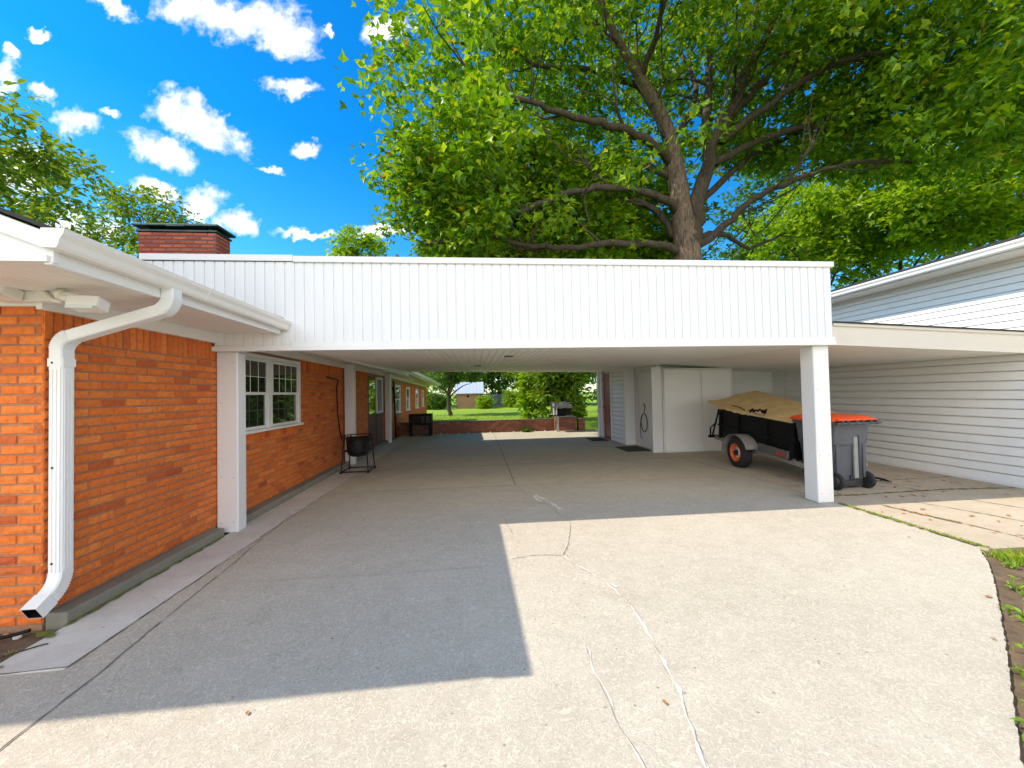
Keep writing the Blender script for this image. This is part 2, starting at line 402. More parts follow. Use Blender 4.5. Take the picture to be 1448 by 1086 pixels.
# ================================================================== THE SETTING
g = MB(); g.quad((-500, -200, -.045), (500, -200, -.045), (500, 900, -.045), (-500, 900, -.045))
struct(g.build('ground', M['lawn']))
EDGE = [(4.58, 4.62), (4.56, 3.25), (4.18, 2.913), (3.85, 2.66), (3.553, 2.439), (2.95, 2.0), (2.733, 1.845), (2.113, 1.403), (1.6, .9), (1.2, -1), (1.2, -8)]
def rough_edge(pts, amp):
    out = []
    for a, b in zip(pts, pts[1:]):
        n = max(1, int(math.dist(a, b)/.03))
        for k in range(n):
            t = k/n; out.append((a[0]+(b[0]-a[0])*t+random.uniform(-amp, amp), a[1]+(b[1]-a[1])*t+random.uniform(-amp, amp)*.5))
    out = [(x+random.choice((0, 0, 0, -1, -1.6))*amp*random.uniform(.3, 1.4), y) for x, y in out]
    return out+[pts[-1]]
g = MB(); poly = [(-2.33, 6.45), (4.58, 6.45)]+rough_edge(EDGE, .005)+[(-9, -8), (-9, 2.42), (-2.33, 2.47)]
g.prism(poly, 2, -.12, 0)
drive = struct(g.build('driveway', M['concrete']))
g = MB(); g.prism([(-2.33, 6.452), (7.68, 6.452), (7.68, 15.2), (-2.33, 15.2)], 2, -.12, .002)
floor = struct(g.build('carport_floor', M['floor']))
g = MB(); g.prism([(-2.76, 2.47), (-2.332, 2.49), (-2.332, 15.2), (-2.76, 15.2)], 2, -.12, .004)
path = struct(g.build('path', M['path']))
g = MB(); g.prism([(4.585, 3.2), (7.68, 3.12), (7.68, 6.45), (4.585, 6.45)], 2, -.12, .003)
paving = struct(g.build('paving', M['paving']))
g = MB(); g.prism([(-9, 2.425), (-2.77, 2.475), (-2.77, 2.94), (-9, 2.94)], 2, -.05, -.012)
g.prism([(4.7, 3.19), (12, 3.1), (12, -8), (.9, -8), (.9, -1), (1.3, 1.0), (1.8, 1.6), (2.5, 2.1), (3.3, 2.7), (3.9, 3.15), (4.5, 3.6)], 2, -.06, -.022)
struct(g.build('soil_bed', M['soil']))

CR1 = [(.642, 10.02), (.60, 6.7), (.615, 6.40), (.70, 5.85), (.9, 5.32), (1.05, 4.53), (.98, 4.2), (.87, 3.85), (.766, 3.62), (.82, 3.42), (1.003, 3.043), (1.06, 2.72), (1.025, 2.294), (.985, 1.933), (.93, 1.7), (.882, 1.545), (.83, 1.2), (.80, .8)]
CR2 = [(.624, 2.312), (.60, 2.1), (.62, 1.908), (.615, 1.72), (.639, 1.573), (.66, 1.3), (.62, .9)]
g = MB(); strip(g, CR1[6:], .013, .004, .98, 0, True, .008); strip(g, CR2, .011, .004, .99, 0, True, .006)
strip(g, [(.88, 5.4), (.80, 5.65), (.86, 5.75), (1.0, 5.35), (1.04, 5.0)], .045, .0042, .9, 0, False, .01)
strip(g, [(.98, 3.12), (1.06, 2.98)], .045, .0044, .8, 0, False, .006)
g.build('crack_sealer', M['sealer'], drive)
g = MB(); strip(g, CR1[2:9], .005, .006, .9, 0, False, .007); strip(g, CR1[8:], .0022, .006, .99, 0, False, .008); strip(g, CR2, .0018, .006, .99, 0, False, .008)
strip(g, [(.9, 5.32), (.5, 5.45), (.2, 5.4), (-.05, 5.5)], .007, .005, .8, 0, False, .008)
strip(g, [(.3, 4.9), (.32, 4.5), (.36, 4.2)], .006, .005, .8, 0, False, .008); strip(g, [(.766, 3.62), (.5, 3.66), (.3, 3.6)], .005, .005, .8, 0, False, .006)
g.build('crack', M['crackline'], drive)
g = MB(); strip(g, [(-2.1, 3.47), (-.8, 3.455), (.14, 3.484)], .009, .004, .5, 0, False, .002)
strip(g, [(-2.33, 6.447), (.5, 6.447), (4.58, 6.447)], .014, .005, .4)
g.build('control_joint', M['jointl'], drive)
g = MB(); strip(g, [tuple(gr(u, v)[:2]) for u, v in ((412, 728), (383, 752), (330, 797), (280, 837), (215, 890), (150, 945), (60, 1015), (0, 1062), (-90, 1130))], .006, .005, .85, 0, False, .003)
strip(g, [(-2.33, 6.4), (-2.335, 4.2), (-2.33, 3.1), (-2.325, 2.5), (-2.6, 2.482), (-5, 2.46)], .008, .0055, .7, 0, False, .003)
g.build('edge_joint', M['joint'], drive)
g = MB(); strip(g, [(-2.3, 8.15), (.38, 8.29), (4.4, 8.45)], .018, .006, .3); strip(g, [(.62, 6.46), (.642, 10.02), (.66, 15.1)], .012, .006, .4, 0, False, .002)
strip(g, [(-2.3, 11.2), (4.1, 11.35)], .016, .006, .3); strip(g, [(4.42, 9.1), (4.62, 6.46)], .014, .006, .3, 0, False, .002)
g.build('control_joint', M['joint'], floor)
g = MB()
for a, b in (((5.02, 4.55), (5.25, 3.15)), ((5.55, 4.6), (5.95, 3.4)), ((6.3, 4.6), (6.75, 3.15)), ((5.0, 5.05), (5.05, 6.4)), ((6.2, 5.0), (6.3, 6.4))): strip(g, [a, ((a[0]+b[0])/2+.03, (a[1]+b[1])/2), b], .016, .007, .8, 0, False, .006)
strip(g, [(4.6, 5.62), (7.6, 5.75)], .012, .007, .7, 0, False, .005)
g.build('paving_joint', M['joint'], paving)
g = MB(); strip(g, [(4.6, 4.7), (4.59, 4.2), (4.585, 3.5), (4.6, 3.2)], .045, .010, .8, 0, False, .006); strip(g, [(4.72, 5.0), (5.6, 5.02), (6.6, 5.06), (7.6, 4.98)], .035, .009, .9, 0, False, .007)
strip(g, [(5.02, 4.5), (5.13, 3.8)], .020, .0095, .9, 0, False, .008)
strip(g, [(-2.752, 2.93), (-2.755, 3.3), (-2.757, 3.9), (-2.757, 4.6)], .035, .011, .95, 0, False, .004); strip(g, [(-2.95, 2.91), (-2.80, 2.88), (-2.70, 2.84)], .06, .0115, .9, 0, False, .01); strip(g, [(-3.6, 2.47), (-3.0, 2.485), (-2.7, 2.51)], .07, .0118, .95, 0, False, .012)
mo = tag(g.build('moss', M['moss']), 'yellow green moss growing in paving joints and along the damp foundation', 'moss'); mo['kind'] = 'stuff'

# ================================================================== BRICK HOUSE
house = thing('brick_house', 'long orange brick house with white eaves on the left', 'house', (-2.9, 2.95, 0))
def dz(y): return -max(0, y-12.9)*.018
WX, WY, WT = -2.9, 2.95, 2.14
holes = [(4.93, 6.87, 1.05, 2.09), (11.05, 11.95, .03, 2.06), (11.95, 12.75, .03, 2.06)]
far_w = [(14.7, .95), (17.0, .85), (19.6, .85), (21.8, .8)]
for y, w in far_w: holes.append((y, y+w, .82, 1.93+dz(y)))
mb = MB(); ym = [2.962]+sorted(v for h in holes for v in h[:2])+[24.0]
for a, b in zip(ym, ym[1:]):
    if b-a < .01: continue
    hh = [h for h in holes if h[0] <= a+.001 and h[1] >= b-.001]
    z1 = 2.2+dz(b)
    if hh:
        mb.box(-3.2, -2.912, a, b, -.05, hh[0][2], 1); mb.box(-3.2, -2.912, a, b, hh[0][3], z1, 1)
    else: mb.box(-3.2, -2.912, a, b, -.05, z1, 1)
mb.box(-9, -3.2, 2.962, 3.25, -.05, 2.2, 1); mb.box(-9, -3.2, 23.7, 24, -.05, 2.1, 1)
sh = lambda y0, y1: [(a-y0, b-y0, c, d) for a, b, c, d in holes if b > y0 and a < y1]
o1 = (-2.912, 2.95, 0)
bricks(mb, o1, (0, 1, 0), (1, 0, 0), 6.05, .09, 1.93, holes=sh(2.95, 9), rough=.007, nx=4, ny=2)
bricks(mb, (-2.912, 9.0, 0), (0, 1, 0), (1, 0, 0), 4.0, .09, 1.93, holes=sh(9, 13), rough=.004, nx=2, ny=1)
bricks(mb, (-2.912, 13.0, 0), (0, 1, 0), (1, 0, 0), 11.0, .09, 1.93, holes=sh(13, 24))
bricks(mb, o1, (0, 1, 0), (1, 0, 0), 6.05, 1.93, WT, holes=sh(2.95, 9), rough=.003, nx=1, ny=1, soldier=True)
bricks(mb, (-2.912, 9, 0), (0, 1, 0), (1, 0, 0), 4, 1.93, WT, holes=sh(9, 13), soldier=True)
bricks(mb, (-2.912, 4.96, 0), (0, 1, 0), (1, 0, 0), 1.9, .95, 1.052, rough=.003, soldier=True, dep=.016)
bricks(mb, (-5.3, 2.962, 0), (1, 0, 0), (0, -1, 0), 2.4, .02, WT+.02, rough=.009, nx=4, ny=2, off=1)
mb.build('wall', [M['brick'], M['mortar']], house)
mb = MB(); mb.bbox(-2.905, -2.77, 2.97, 4.66, -.05, .085, .01); mb.bbox(-2.905, -2.77, 4.92, 13, -.05, .085, .01)
mb.build('foundation', M['ledge'], house)
# frieze, soffits, fascia, gable face
mb = MB(); mb.box(-2.9, -2.862, 2.90, 13, 2.125, 2.235)
mb.add([(-2.9, 13, 2.125), (-2.862, 13, 2.125), (-2.862, 13, 2.235), (-2.9, 13, 2.235), (-2.9, 24, 2.125+dz(24)), (-2.862, 24, 2.125+dz(24)), (-2.862, 24, 2.235+dz(24)), (-2.9, 24, 2.235+dz(24))], [(0,1,2,3),(4,5,6,7),(0,1,5,4),(1,2,6,5),(2,3,7,6)])
mb.box(-9, -2.901, 2.912, 2.95, 2.15, 2.24); mb.build('frieze_board', M['soffit'], house)
mb = MB()
ribbed(mb, (-2.86, 2.245, 2.232), (1, 0, 0), (0, 1, 0), (0, 0, -1), .66, lambda u: 0, lambda u: 10.7, .072, .008, .005)
ribbed(mb, (-9, 2.245, 2.235), (0, 1, 0), (1, 0, 0), (0, 0, -1), .66, lambda u: 0, lambda u: 6.14, .072, .008, .005)
for i in range(9):
    x0, x1 = -2.86+i*.0733, -2.86+(i+1)*.0733-.006
    mb.quad((x0, 13, 2.23), (x1, 13, 2.23), (x1, 24.3, 2.23+dz(24.3)), (x0, 24.3, 2.23+dz(24.3)))
mb.build('soffit', M['soffit'], house)
mb = MB(); mb.box(-2.205, -2.17, 2.243, 4.66, 2.215, 2.37); mb.box(-2.205, -2.13, 4.76, 13, 2.10, 2.24)
for x0, x1, za, zb in ((-2.205, -2.17, 2.21, 2.37),):
    a, b = dz(13), dz(24.35)
    mb.add([(x0,13,za+a),(x1,13,za+a),(x1,13,zb+a),(x0,13,zb+a),(x0,24.35,za+b),(x1,24.35,za+b),(x1,24.35,zb+b),(x0,24.35,zb+b)], [(0,1,2,3),(4,5,6,7),(0,1,5,4),(1,2,6,5),(2,3,7,6),(3,0,4,7)])
mb.build('fascia', M['trim'], house)
mb = MB(); RS = .40
mb.prism([(-2.16, 2.225), (-2.16, 2.372), (-8.9, 2.372+6.74*RS), (-8.9, 2.225)], 1, 2.242, 2.272)          # gable face
mb.prism([(-2.175, 2.29), (-2.175, 2.374), (-8.9, 2.374+6.725*RS), (-8.9, 2.29+6.725*RS-.02)], 1, 2.214, 2.241)   # rake board
mb.prism([(-2.175, 2.226), (-2.175, 2.258), (-8.9, 2.258), (-8.9, 2.226)], 1, 2.224, 2.2415)
mb.build('gable_face', M['vinyl'], house)
mb = MB()
for ys in ((2.205, 13.0), (13.0, 24.4)):
    a, b = dz(ys[0]), dz(ys[1])
    P = lambda x, z, y, d: (x, y, z+d)
    pr = [(-2.14, 2.378), (-2.14, 2.400), (-8.9, 2.400+6.76*RS), (-8.9, 2.378+6.76*RS)]
    mb.loft([[P(x, z, ys[0], a) for x, z in pr], [P(x, z, ys[1], b) for x, z in pr]])
    pr = [(-8.9, 2.378+6.76*RS), (-8.9, 2.400+6.76*RS), (-15.6, 2.40), (-15.6, 2.378)]
    mb.loft([[P(x, z, ys[0], a) for x, z in pr], [P(x, z, ys[1], b) for x, z in pr]])
mb.prism([(-8.9, 2.22), (-8.9, 2.37+6.74*RS), (-15.5, 2.37), (-15.5, 2.22)], 1, 2.29, 2.32)
mb.build('roof', M['shingle'], house)
GP = [(-2.168, 2.372), (-2.168, 2.275), (-2.10, 2.270), (-2.088, 2.285), (-2.080, 2.318), (-2.062, 2.345), (-2.058, 2.372), (-2.066, 2.372), (-2.070, 2.350), (-2.09, 2.318), (-2.098, 2.282), (-2.158, 2.285), (-2.158, 2.372)]
mb = MB()
mb.loft([[(x, 2.19, z+.012) for x, z in GP], [(x, 4.66, z-.012) for x, z in GP]])
mb.prism([(x, z+.012) for x, z in GP[:7]], 1, 2.186, 2.192); mb.prism([(x, z-.012) for x, z in GP[:7]], 1, 4.655, 4.668)
for y in (3.3, 4.1): mb.prism([(x+.002, z-.002) for x, z in GP[:7]], 1, y, y+.01)
mb.build('gutter', M['soffit'], house)
mb = MB(); mb.loft([[(x, 13.0, z-.02) for x, z in GP], [(x, 24.4, z-.02+dz(24.4)) for x, z in GP]]); mb.build('gutter', M['soffit'], house)
# downspout with ribbed elbows
def arc(c, r, a0, a1, n, plane):
    out = []
    for k in range(n+1):
        a = R(a0+(a1-a0)*k/n); out.append(Vector(c)+Vector((math.cos(a)*r, 0, math.sin(a)*r)) if plane == 'xz' else Vector(c)+Vector((0, math.cos(a)*r, math.sin(a)*r)))
    return out
mb = MB(); DX, DY = -2.835, 3.0
def duct(pts, w=.098, h=.086):
    for i in range(len(pts)-1): pass
    mb.rect_tube(pts, w, h, (0, 1, 0))
def ribs(pts, side, w, h):
    for i in range(1, len(pts)-1):
        d = (pts[i+1]-pts[i-1]).normalized()*.0028
        mb.rect_tube([pts[i]-d, pts[i]+d], w+.0055, h+.0055, side)
up1 = [Vector((-2.13, DY, 2.285)), Vector((-2.13, DY, 2.22))]
e1 = arc((-2.23, DY, 2.225), .10, 0, -68, 11, 'xz')
p_low = e1[-1]; e2 = arc((DX+.10, DY, 1.86), .10, 108, 180, 11, 'xz')
mb.rect_tube(up1+e1[1:], .098, .082, (0, 1, 0)); ribs(e1, (0, 1, 0), .098, .082)
mb.rect_tube([e1[-1], e2[0]], .092, .080, (0, 1, 0))
mb.rect_tube(e2+[Vector((DX, DY, 1.72))], .098, .084, (0, 1, 0)); ribs(e2, (0, 1, 0), .098, .084)
mb.rect_tube([(DX, DY, 1.78), (DX, DY, .36)], .090, .088, (0, 1, 0))
mb.rect_tube([(DX, DY, 1.80), (DX, DY, 1.745)], .104, .10, (0, 1, 0))
for yy in (-.022, 0, .022): mb.box(DX+.043, DX+.0475, DY+yy-.006, DY+yy+.006, .36, 1.74)
for xx in (-.02, .006, .03): mb.box(DX+xx-.006, DX+xx+.006, DY-.0495, DY-.044, .36, 1.74)
e3 = arc((DX, DY-.17, .36), .17, 0, -62, 13, 'yz')
tip = e3[-1]+(e3[-1]-e3[-2]).normalized()*.10
mb.rect_tube(e3, .088, .090, (1, 0, 0)); ribs(e3, (1, 0, 0), .088, .090)
# hollow outlet; inside faces black, the shade within put into colour
d = (tip-e3[-1]).normalized(); b = d.cross(Vector((1, 0, 0))).normalized()
for sgn in (-1, 1):
    c0 = e3[-1]; s1 = Vector((1, 0, 0))
    q = lambda p, sx, sy: p+s1*sx*.046+b*sy*.047
    for t0, t1 in ((1, .90),):
        for fl_ in (0, 1):
            X4 = lambda t: [q(c0, sgn*t, -1), q(c0, sgn*t, 1), q(tip, sgn*t, 1), q(tip, sgn*t, -1)] if fl_ == 0 else [q(c0, -1, sgn*t), q(c0, 1, sgn*t), q(tip, 1, sgn*t), q(tip, -1, sgn*t)]
            mb.add(X4(t0)+X4(t1+.03), [(0, 1, 2, 3), (2, 3, 7, 6)], 0); mb.add(X4(t1+.01), [(0, 1, 2, 3)], 1)
mb.add([q(c0+d*.02, -.95, -.95), q(c0+d*.02, .95, -.95), q(c0+d*.02, .95, .95), q(c0+d*.02, -.95, .95)], [(0,1,2,3)], 1)
for zz in (1.06, 1.77, .42):
    mb.lathe([(.007, 0), (.007, -.003), (.003, -.004)], (DX-.012, DY-.0475 if zz < 1.7 else DY-.051, zz), 8, 1, 1)
mb.build('downspout', [M['vinyl'], M['black']], house)
# window with two double hung sashes
def sash_window(parent, y0, y1, z0, z1, x=-2.9, cols=4, far=False):
    fr = MB(); t = .05
    fr.box(x-.03, x+.02, y0, y1, z1-t, z1); fr.box(x-.03, x+.02, y0, y0+t, z0+.03, z1-t); fr.box(x-.03, x+.02, y1-t, y1, z0+.03, z1-t)
    f = fr.build('window', M['trim'], parent)
    s = MB(); s.bbox(x-.03, x+.055, y0-.03, y1+.03, z0-.005, z0+.032, .006); s.build('sill', M['trim'], f)
    halves = [(y0+t, (y0+y1)/2-.055), ((y0+y1)/2+.055, y1-t)] if not far else [(y0+t, y1-t)]
    if not far:
        m = MB(); ym_ = (y0+y1)/2; m.box(x-.028, x+.014, ym_-.053, ym_+.053, z0+.033, z1-t-.001); m.box(x+.0145, x+.02, ym_-.018, ym_-.002, z1-.17, z1-.07)
        m.build('mullion', M['trim'], f)
    for a, b in halves:
        zm = (z0+z1)/2-.005; r = .038
        for k, (za, zb, xo) in enumerate(((zm-.02, z1-t-.005, x-.004), (z0+.034, zm+.02, x-.02))):
            s = MB()
            s.box(xo-.012, xo+.012, a+.002, b-.002, zb-r, zb-.001); s.box(xo-.012, xo+.012, a+.002, b-.002, za+.001, za+r)
            s.box(xo-.012, xo+.012, a+.002, a+r, za+r, zb-r); s.box(xo-.012, xo+.012, b-r, b-.002, za+r, zb-r)
            so = s.build('sash', M['trim'], f)
            p = MB(); p.box(xo-.006, xo-.002, a+r-.004, b-r+.004, za+r-.004, zb-r+.004); p.build('pane', M['glass'], f)
            if not far:
                gm = MB(); n = cols
                for i in range(1, n):
                    yy = a+r+(b-a-2*r)*i/n; gm.box(xo-.0015, xo+.003, yy-.004, yy+.004, za+r+.001, zb-r-.001)
                zz = (za+zb)/2; gm.box(xo-.001, xo+.0025, a+r+.001, b-r-.001, zz-.004, zz+.004)
                gm.build('glazing_bars', M['trim'] if k == 0 else M['grey_bar'], f)
    return f
w1 = sash_window(house, 4.95, 6.85, 1.055, 2.085)
for y, w in far_w:
    f = sash_window(house, y+.01, y+w-.01, .84, 1.92+dz(y), far=True)
# dark door and its glazed sidelight, seen between the posts
d = MB(); d.box(-2.955, -2.915, 11.08, 11.93, .04, 2.05); dd = d.build('door', M['brown'], house)
p = MB(); p.box(-2.914, -2.910, 11.18, 11.83, 1.0, 1.95); p.build('pane', M['glass'], dd)
p = MB(); p.tube([(-2.90, 11.85, 1.0), (-2.86, 11.85, 1.0)], .025, 10); p.build('handle', M['steel'], dd)
sl = MB(); sl.box(-2.93, -2.885, 11.97, 12.03, .98, 2.05); sl.box(-2.93, -2.885, 12.68, 12.74, .98, 2.05); sl.box(-2.93, -2.885, 12.03, 12.68, 1.99, 2.05); sl.box(-2.93, -2.885, 12.03, 12.68, .98, 1.04)
so = sl.build('window', M['trim'], house)
p = MB(); p.box(-2.925, -2.915, 12.03, 12.68, 1.04, 1.99); p.build('pane', M['glass'], so)
p = MB(); p.box(-2.94, -2.90, 11.97, 12.74, .04, .975); p.build('lower_panel', M['brown'], house)
# chimney
mb = MB(); brick_box(mb, -5.5, -4.27, 7.0, 7.40, 2.9, 4.29, L=.2133, gap=.018)
ch = mb.build('chimney', [M['brick_chim'], M['mortar_d']], house)
mb = MB(); mb.bbox(-5.51, -4.26, 6.985, 7.415, 4.292, 4.325, .006)
for sx, sy in ((-5.38, 7.08), (-4.4, 7.08), (-5.38, 7.32), (-4.4, 7.32)): mb.box(sx-.03, sx+.03, sy-.03, sy+.03, 4.325, 4.375)
mb.bbox(-5.55, -4.22, 6.94, 7.46, 4.375, 4.41, .006); mb.loft([[(-5.53, 6.96, 4.41), (-4.24, 6.96, 4.41), (-4.24, 7.44, 4.41), (-5.53, 7.44, 4.41)], [(-5.3, 7.1, 4.435), (-4.45, 7.1, 4.435), (-4.45, 7.3, 4.435), (-5.3, 7.3, 4.435)]])
mb.box(-5.0, -4.72, 6.92, 6.939, 4.36, 4.38)
mb.build('chimney_cap', M['dark_metal'], ch)

# floodlight under the gable soffit
sl = thing('security_light', 'cream twin head security light under the eave at the brick corner', 'light', (-2.9, 2.85, 2.2))
def cbox(mb, c, hx, hy, hz, rx=0, rz=0, b=.006):
    n0 = len(mb.v); mb.bbox(-hx, hx, -hy, hy, -hz, hz, b); Rm = Matrix.Rotation(rz, 3, 'Z') @ Matrix.Rotation(rx, 3, 'X')
    mb.v[n0:] = [tuple(Rm @ Vector(p)+Vector(c)) for p in mb.v[n0:]]
mb = MB(); cbox(mb, at(40, 420, 2.88), .155, .03, .034); cbox(mb, at(72, 409, 2.84), .06, .05, .012)
mb.build('base', M['lamp'], sl)
mb = MB(); mb.tube([at(66, 413, 2.84), at(74, 424, 2.80), at(86, 427, 2.78)], [.012, .014, .012], 8); mb.tube([at(80, 414, 2.80), at(92, 421, 2.76), at(104, 424, 2.73)], [.022, .026, .018], 10)
mb.lathe([(.02, -.03), (.034, -.02), (.036, .01), (.022, .03)], at(88, 417, 2.78), 14, 0); mb.tube([at(92, 416, 2.76), at(112, 418, 2.76)], [.02, .012], 8); mb.build('arm', M['lamp'], sl)
for (u, v, y, rz) in ((125, 430, 2.70, .12), (2, 414, 2.80, -.1)):
    c = at(u, v, y); mb = MB(); cbox(mb, c, .082, .055, .036, R(-14), rz, .01); h = mb.build('lamp_head', M['lamp'], sl)
    mb = MB(); cbox(mb, c+Vector((.0, -.055, -.012)), .07, .004, .026, R(-14), rz, .002); mb.build('lens', M['lens'], h)

# ================================================================== CARPORT
cp = thing('carport', 'white flat roofed carport with ribbed fascia spanning the drive', 'carport', (1, 4.7, 0))
FY, X0, X1, ZT = 4.68, -3.62, 4.60, 3.10
rl = lambda x: 2.405+(-2.1-x)*RS
mb = MB()
def zlo(u):
    x = X0+u
    return 2.135 if x > -2.1 else rl(x)-.02
ribbed(mb, (X0, FY, 0), (1, 0, 0), (0, 0, 1), (0, -1, 0), X1-X0, zlo, lambda u: ZT-.06, .107, .016, .016)
ribbed(mb, (X1, FY+.008, 0), (0, 1, 0), (0, 0, 1), (1, 0, 0), 8.2, lambda u: 2.135, lambda u: ZT-.06, .107, .011, .008)
mb.box(-2.1, X1-.012, FY+.01, FY+.06, 2.14, ZT-.07); mb.box(X1-.07, X1-.012, FY+.06, 12.9, 2.2, ZT-.07); mb.box(-2.1, X1-.012, 12.84, 12.9, 2.33, ZT-.07)
mb.prism([(X0, ZT-.07), (-2.1, ZT-.07), (-2.1, 2.38), (X0, rl(X0)-.03)], 1, FY+.01, FY+.05)
mb.build('fascia', M['panel'], cp)
mb = MB(); mb.box(X0-.02, -2.035, FY-.022, FY+.08, ZT-.052, ZT+.016); mb.box(-2.03, X1+.022, FY-.026, FY+.08, ZT-.062, ZT+.004); mb.box(X1-.07, X1+.022, FY+.08, 12.93, ZT-.062, ZT+.004)
mb.box(X0-.02, X0+.04, FY+.081, 6.9, ZT-.05, ZT+.016); mb.build('cap_trim', M['trim'], cp)
mb = MB(); mb.bbox(-2.9, X1+.02, FY-.022, FY+.10, 2.03, 2.085, .004); mb.box(-2.20, -2.035, FY+.002, FY+.009, 2.13, 2.42); mb.box(-2.06, X1+.015, FY-.012, FY+.05, 2.086, 2.134)
ribbed(mb, (-2.88, FY-.006, 0), (1, 0, 0), (0, 0, 1), (0, -1, 0), .82, lambda u: 2.087, lambda u: 2.238, .107, .011, .008)
mb.build('bottom_trim', M['trim'], cp)
mb = MB(); nb = 66; bw = (X1-.02+2.13)/nb
zc = lambda x, y: 2.062+((2.245-.115*(x+2.13)/6.7)-2.062)*(y-4.8)/8.1
for i in range(nb):
    x = -2.13+i*bw
    for ya, yb in ((4.8, 8.9), (8.9, 12.9)):
        pr = [(x, .016), (x+.003, 0), (x+bw*.5, -.001), (x+bw-.013, 0), (x+bw-.010, .016), (x+bw, .016)]
        mb.add([(px, ya, zc(px, ya)+d) for px, d in pr]+[(px, yb, zc(px, yb)+d) for px, d in pr], [(k, k+1, 7+k, 6+k) for k in range(5)])
mb.build('ceiling', M['ceiling'], cp)
mb = MB(); mb.box(-2.12, X1-.075, 4.78, 12.83, 2.60, 2.72); mb.prism([(-2.12, 2.5), (-2.12, 2.72), (-3.6, 3.06), (-3.6, 3.0)], 1, 4.78, 12.0); mb.build('roof_deck', M['shingle'], cp)
for x0, x1, y0, y1, zt in ((-2.897, -2.67, 4.735, 4.90, 2.03), (-2.868, -2.665, 9.0, 9.16, 2.22), (-2.868, -2.69, 12.9, 13.06, 2.2), (4.36, 4.58, 4.735, 4.95, 2.03), (4.19, 4.44, 9.10, 9.22, 2.05)):
    mb = MB(); mb.bbox(x0, x1, y0, y1, 0.005 if x0 < 4.3 or y0 > 9 else .004, zt, .012)
    mb.box(x0+.03, x0+.034, y0-.002, y0+.0, .02, zt-.02)
    for k in range(6):
        zz = (.12, .12, .62, .62, 1.45, 1.9)[k]; xx = x0+(.045, x1-x0-.05)[k % 2]
        mb.lathe([(.0045, 0), (.0045, -.002), (.002, -.003)], (xx, y0, zz+random.uniform(-.01, .01)), 6, 1, 1)
    mb.build('post', [M['trim'], M['grey_bar']], cp)
cp['_w'] = (1, 4.7, 0)
for i, (u, v, yy) in enumerate(((676, 513, 9), (719, 492, 6.2))):
    p = at(u, v, yy); z = zc(p.x, yy)
    mb = MB(); mb.bbox(p.x-.07, p.x+.07, yy-.05, yy+.05, z-.016, z-.002, .004)
    v_ = mb.build('vent', M['grey_bar'], None)
    for k in range(4):
        pass
    tag(v_, ('small dark vent in the carport ceiling nearer the back edge', 'small dark vent in the carport ceiling close behind the front fascia')[i], 'vent', 'ceiling vents')

# ================================================================== GARAGE on the right with lean-to canopy
ga = thing('garage', 'white clapboard garage with lean-to canopy at the right edge', 'garage', (7.7, 5, 0))
GX = 7.7
mb = MB(); siding(mb, (GX, 9.62, 0), (0, -1, 0), (-1, 0, 0), 12.0, .04, 2.08, .14, .022, slot=.016); siding(mb, (GX, 9.62, 0), (0, -1, 0), (-1, 0, 0), 12.0, 2.082, 3.24, .103, .014, slot=.009)
siding(mb, (6.12, 9.62, 0), (1, 0, 0), (0, -1, 0), 1.56, .04, 2.1, .14, .020)
mb.box(GX+.032, GX+.25, -2.4, 9.62, -.05, 3.4); mb.box(6.12, 8.4, 9.652, 9.8, -.05, 2.6); mb.build('wall', M['siding'], ga)
mb = MB(); mb.bbox(GX-.03, GX+.05, 9.12, 9.22, .02, 2.05, .005); mb.bbox(GX-.028, GX+.02, -2.3, 9.1, -.02, .04, .004); mb.bbox(6.35, 6.45, 9.58, 9.61, .02, 2.02, .005); mb.build('corner_trim', M['trim'], ga)
mb = MB(); ribbed(mb, (GX-.02, -2.6, 3.262), (0, 1, 0), (-1, 0, 0), (0, 0, -1), 12.6, lambda u: 0, lambda u: .40, .10, .010, .006); mb.box(GX-.03, GX-.016, -2.5, 9.2, 3.21, 3.26); mb.build('soffit', M['soffit'], ga)
mb = MB(); mb.box(7.25, 7.285, -2.6, 10.0, 3.262, 3.40); GG = [(-(x+2.168)+7.249, z-2.27+3.285) for x, z in GP]
mb.loft([[(x, -2.6, z) for x, z in GG], [(x, 10.0, z) for x, z in GG]]); mb.build('gutter', M['trim'], ga)
mb = MB(); mb.prism([(7.16, 3.405), (7.16, 3.432), (13, 4.80), (13, 4.75)], 1, -2.65, 10.05); mb.build('roof', M['shingle'], ga)
can = MB()
cz = lambda x: 2.052-(x-4.6)*.048
ribbed(can, (4.62, 4.76, 0), (0, 1, 0), (1, 0, 0), (0, 0, -1), 4.85, lambda u: 0, lambda u: 0, .107)
can = MB(); n = 45
for i in range(n):
    y0, y1 = 4.76+i*.1078, 4.76+(i+1)*.1078-.006
    can.quad((4.575, y0, zc(4.575, y0)), (GX-.02, y0, cz(GX)), (GX-.02, y1, cz(GX)), (4.575, y1, zc(4.575, y1)))
can.prism([(4.625, 2.30), (GX, 2.15), (GX, cz(GX)+.07), (4.625, cz(4.6)+.10)], 1, 4.80, 9.6)
can.build('canopy_ceiling', M['ceiling'], ga)
mb = MB(); mb.prism([(4.625, 2.315), (GX+.6, 2.315-3.675*.050), (GX+.6, cz(GX+.6)+.02), (4.625, cz(4.6)+.02)], 1, 4.715, 4.76)
mb.prism([(4.625, cz(4.6)-.018), (4.625, cz(4.6)+.055), (GX+.6, cz(GX+.6)+.055), (GX+.6, cz(GX+.6)-.018)], 1, 4.70, 4.7145)
mb.prism([(4.625, 2.285), (4.625, 2.32), (GX+.6, 2.32-3.675*.05), (GX+.6, 2.285-3.675*.05)], 1, 4.69, 4.714)
mb.build('canopy_fascia', M['canopy'], ga)
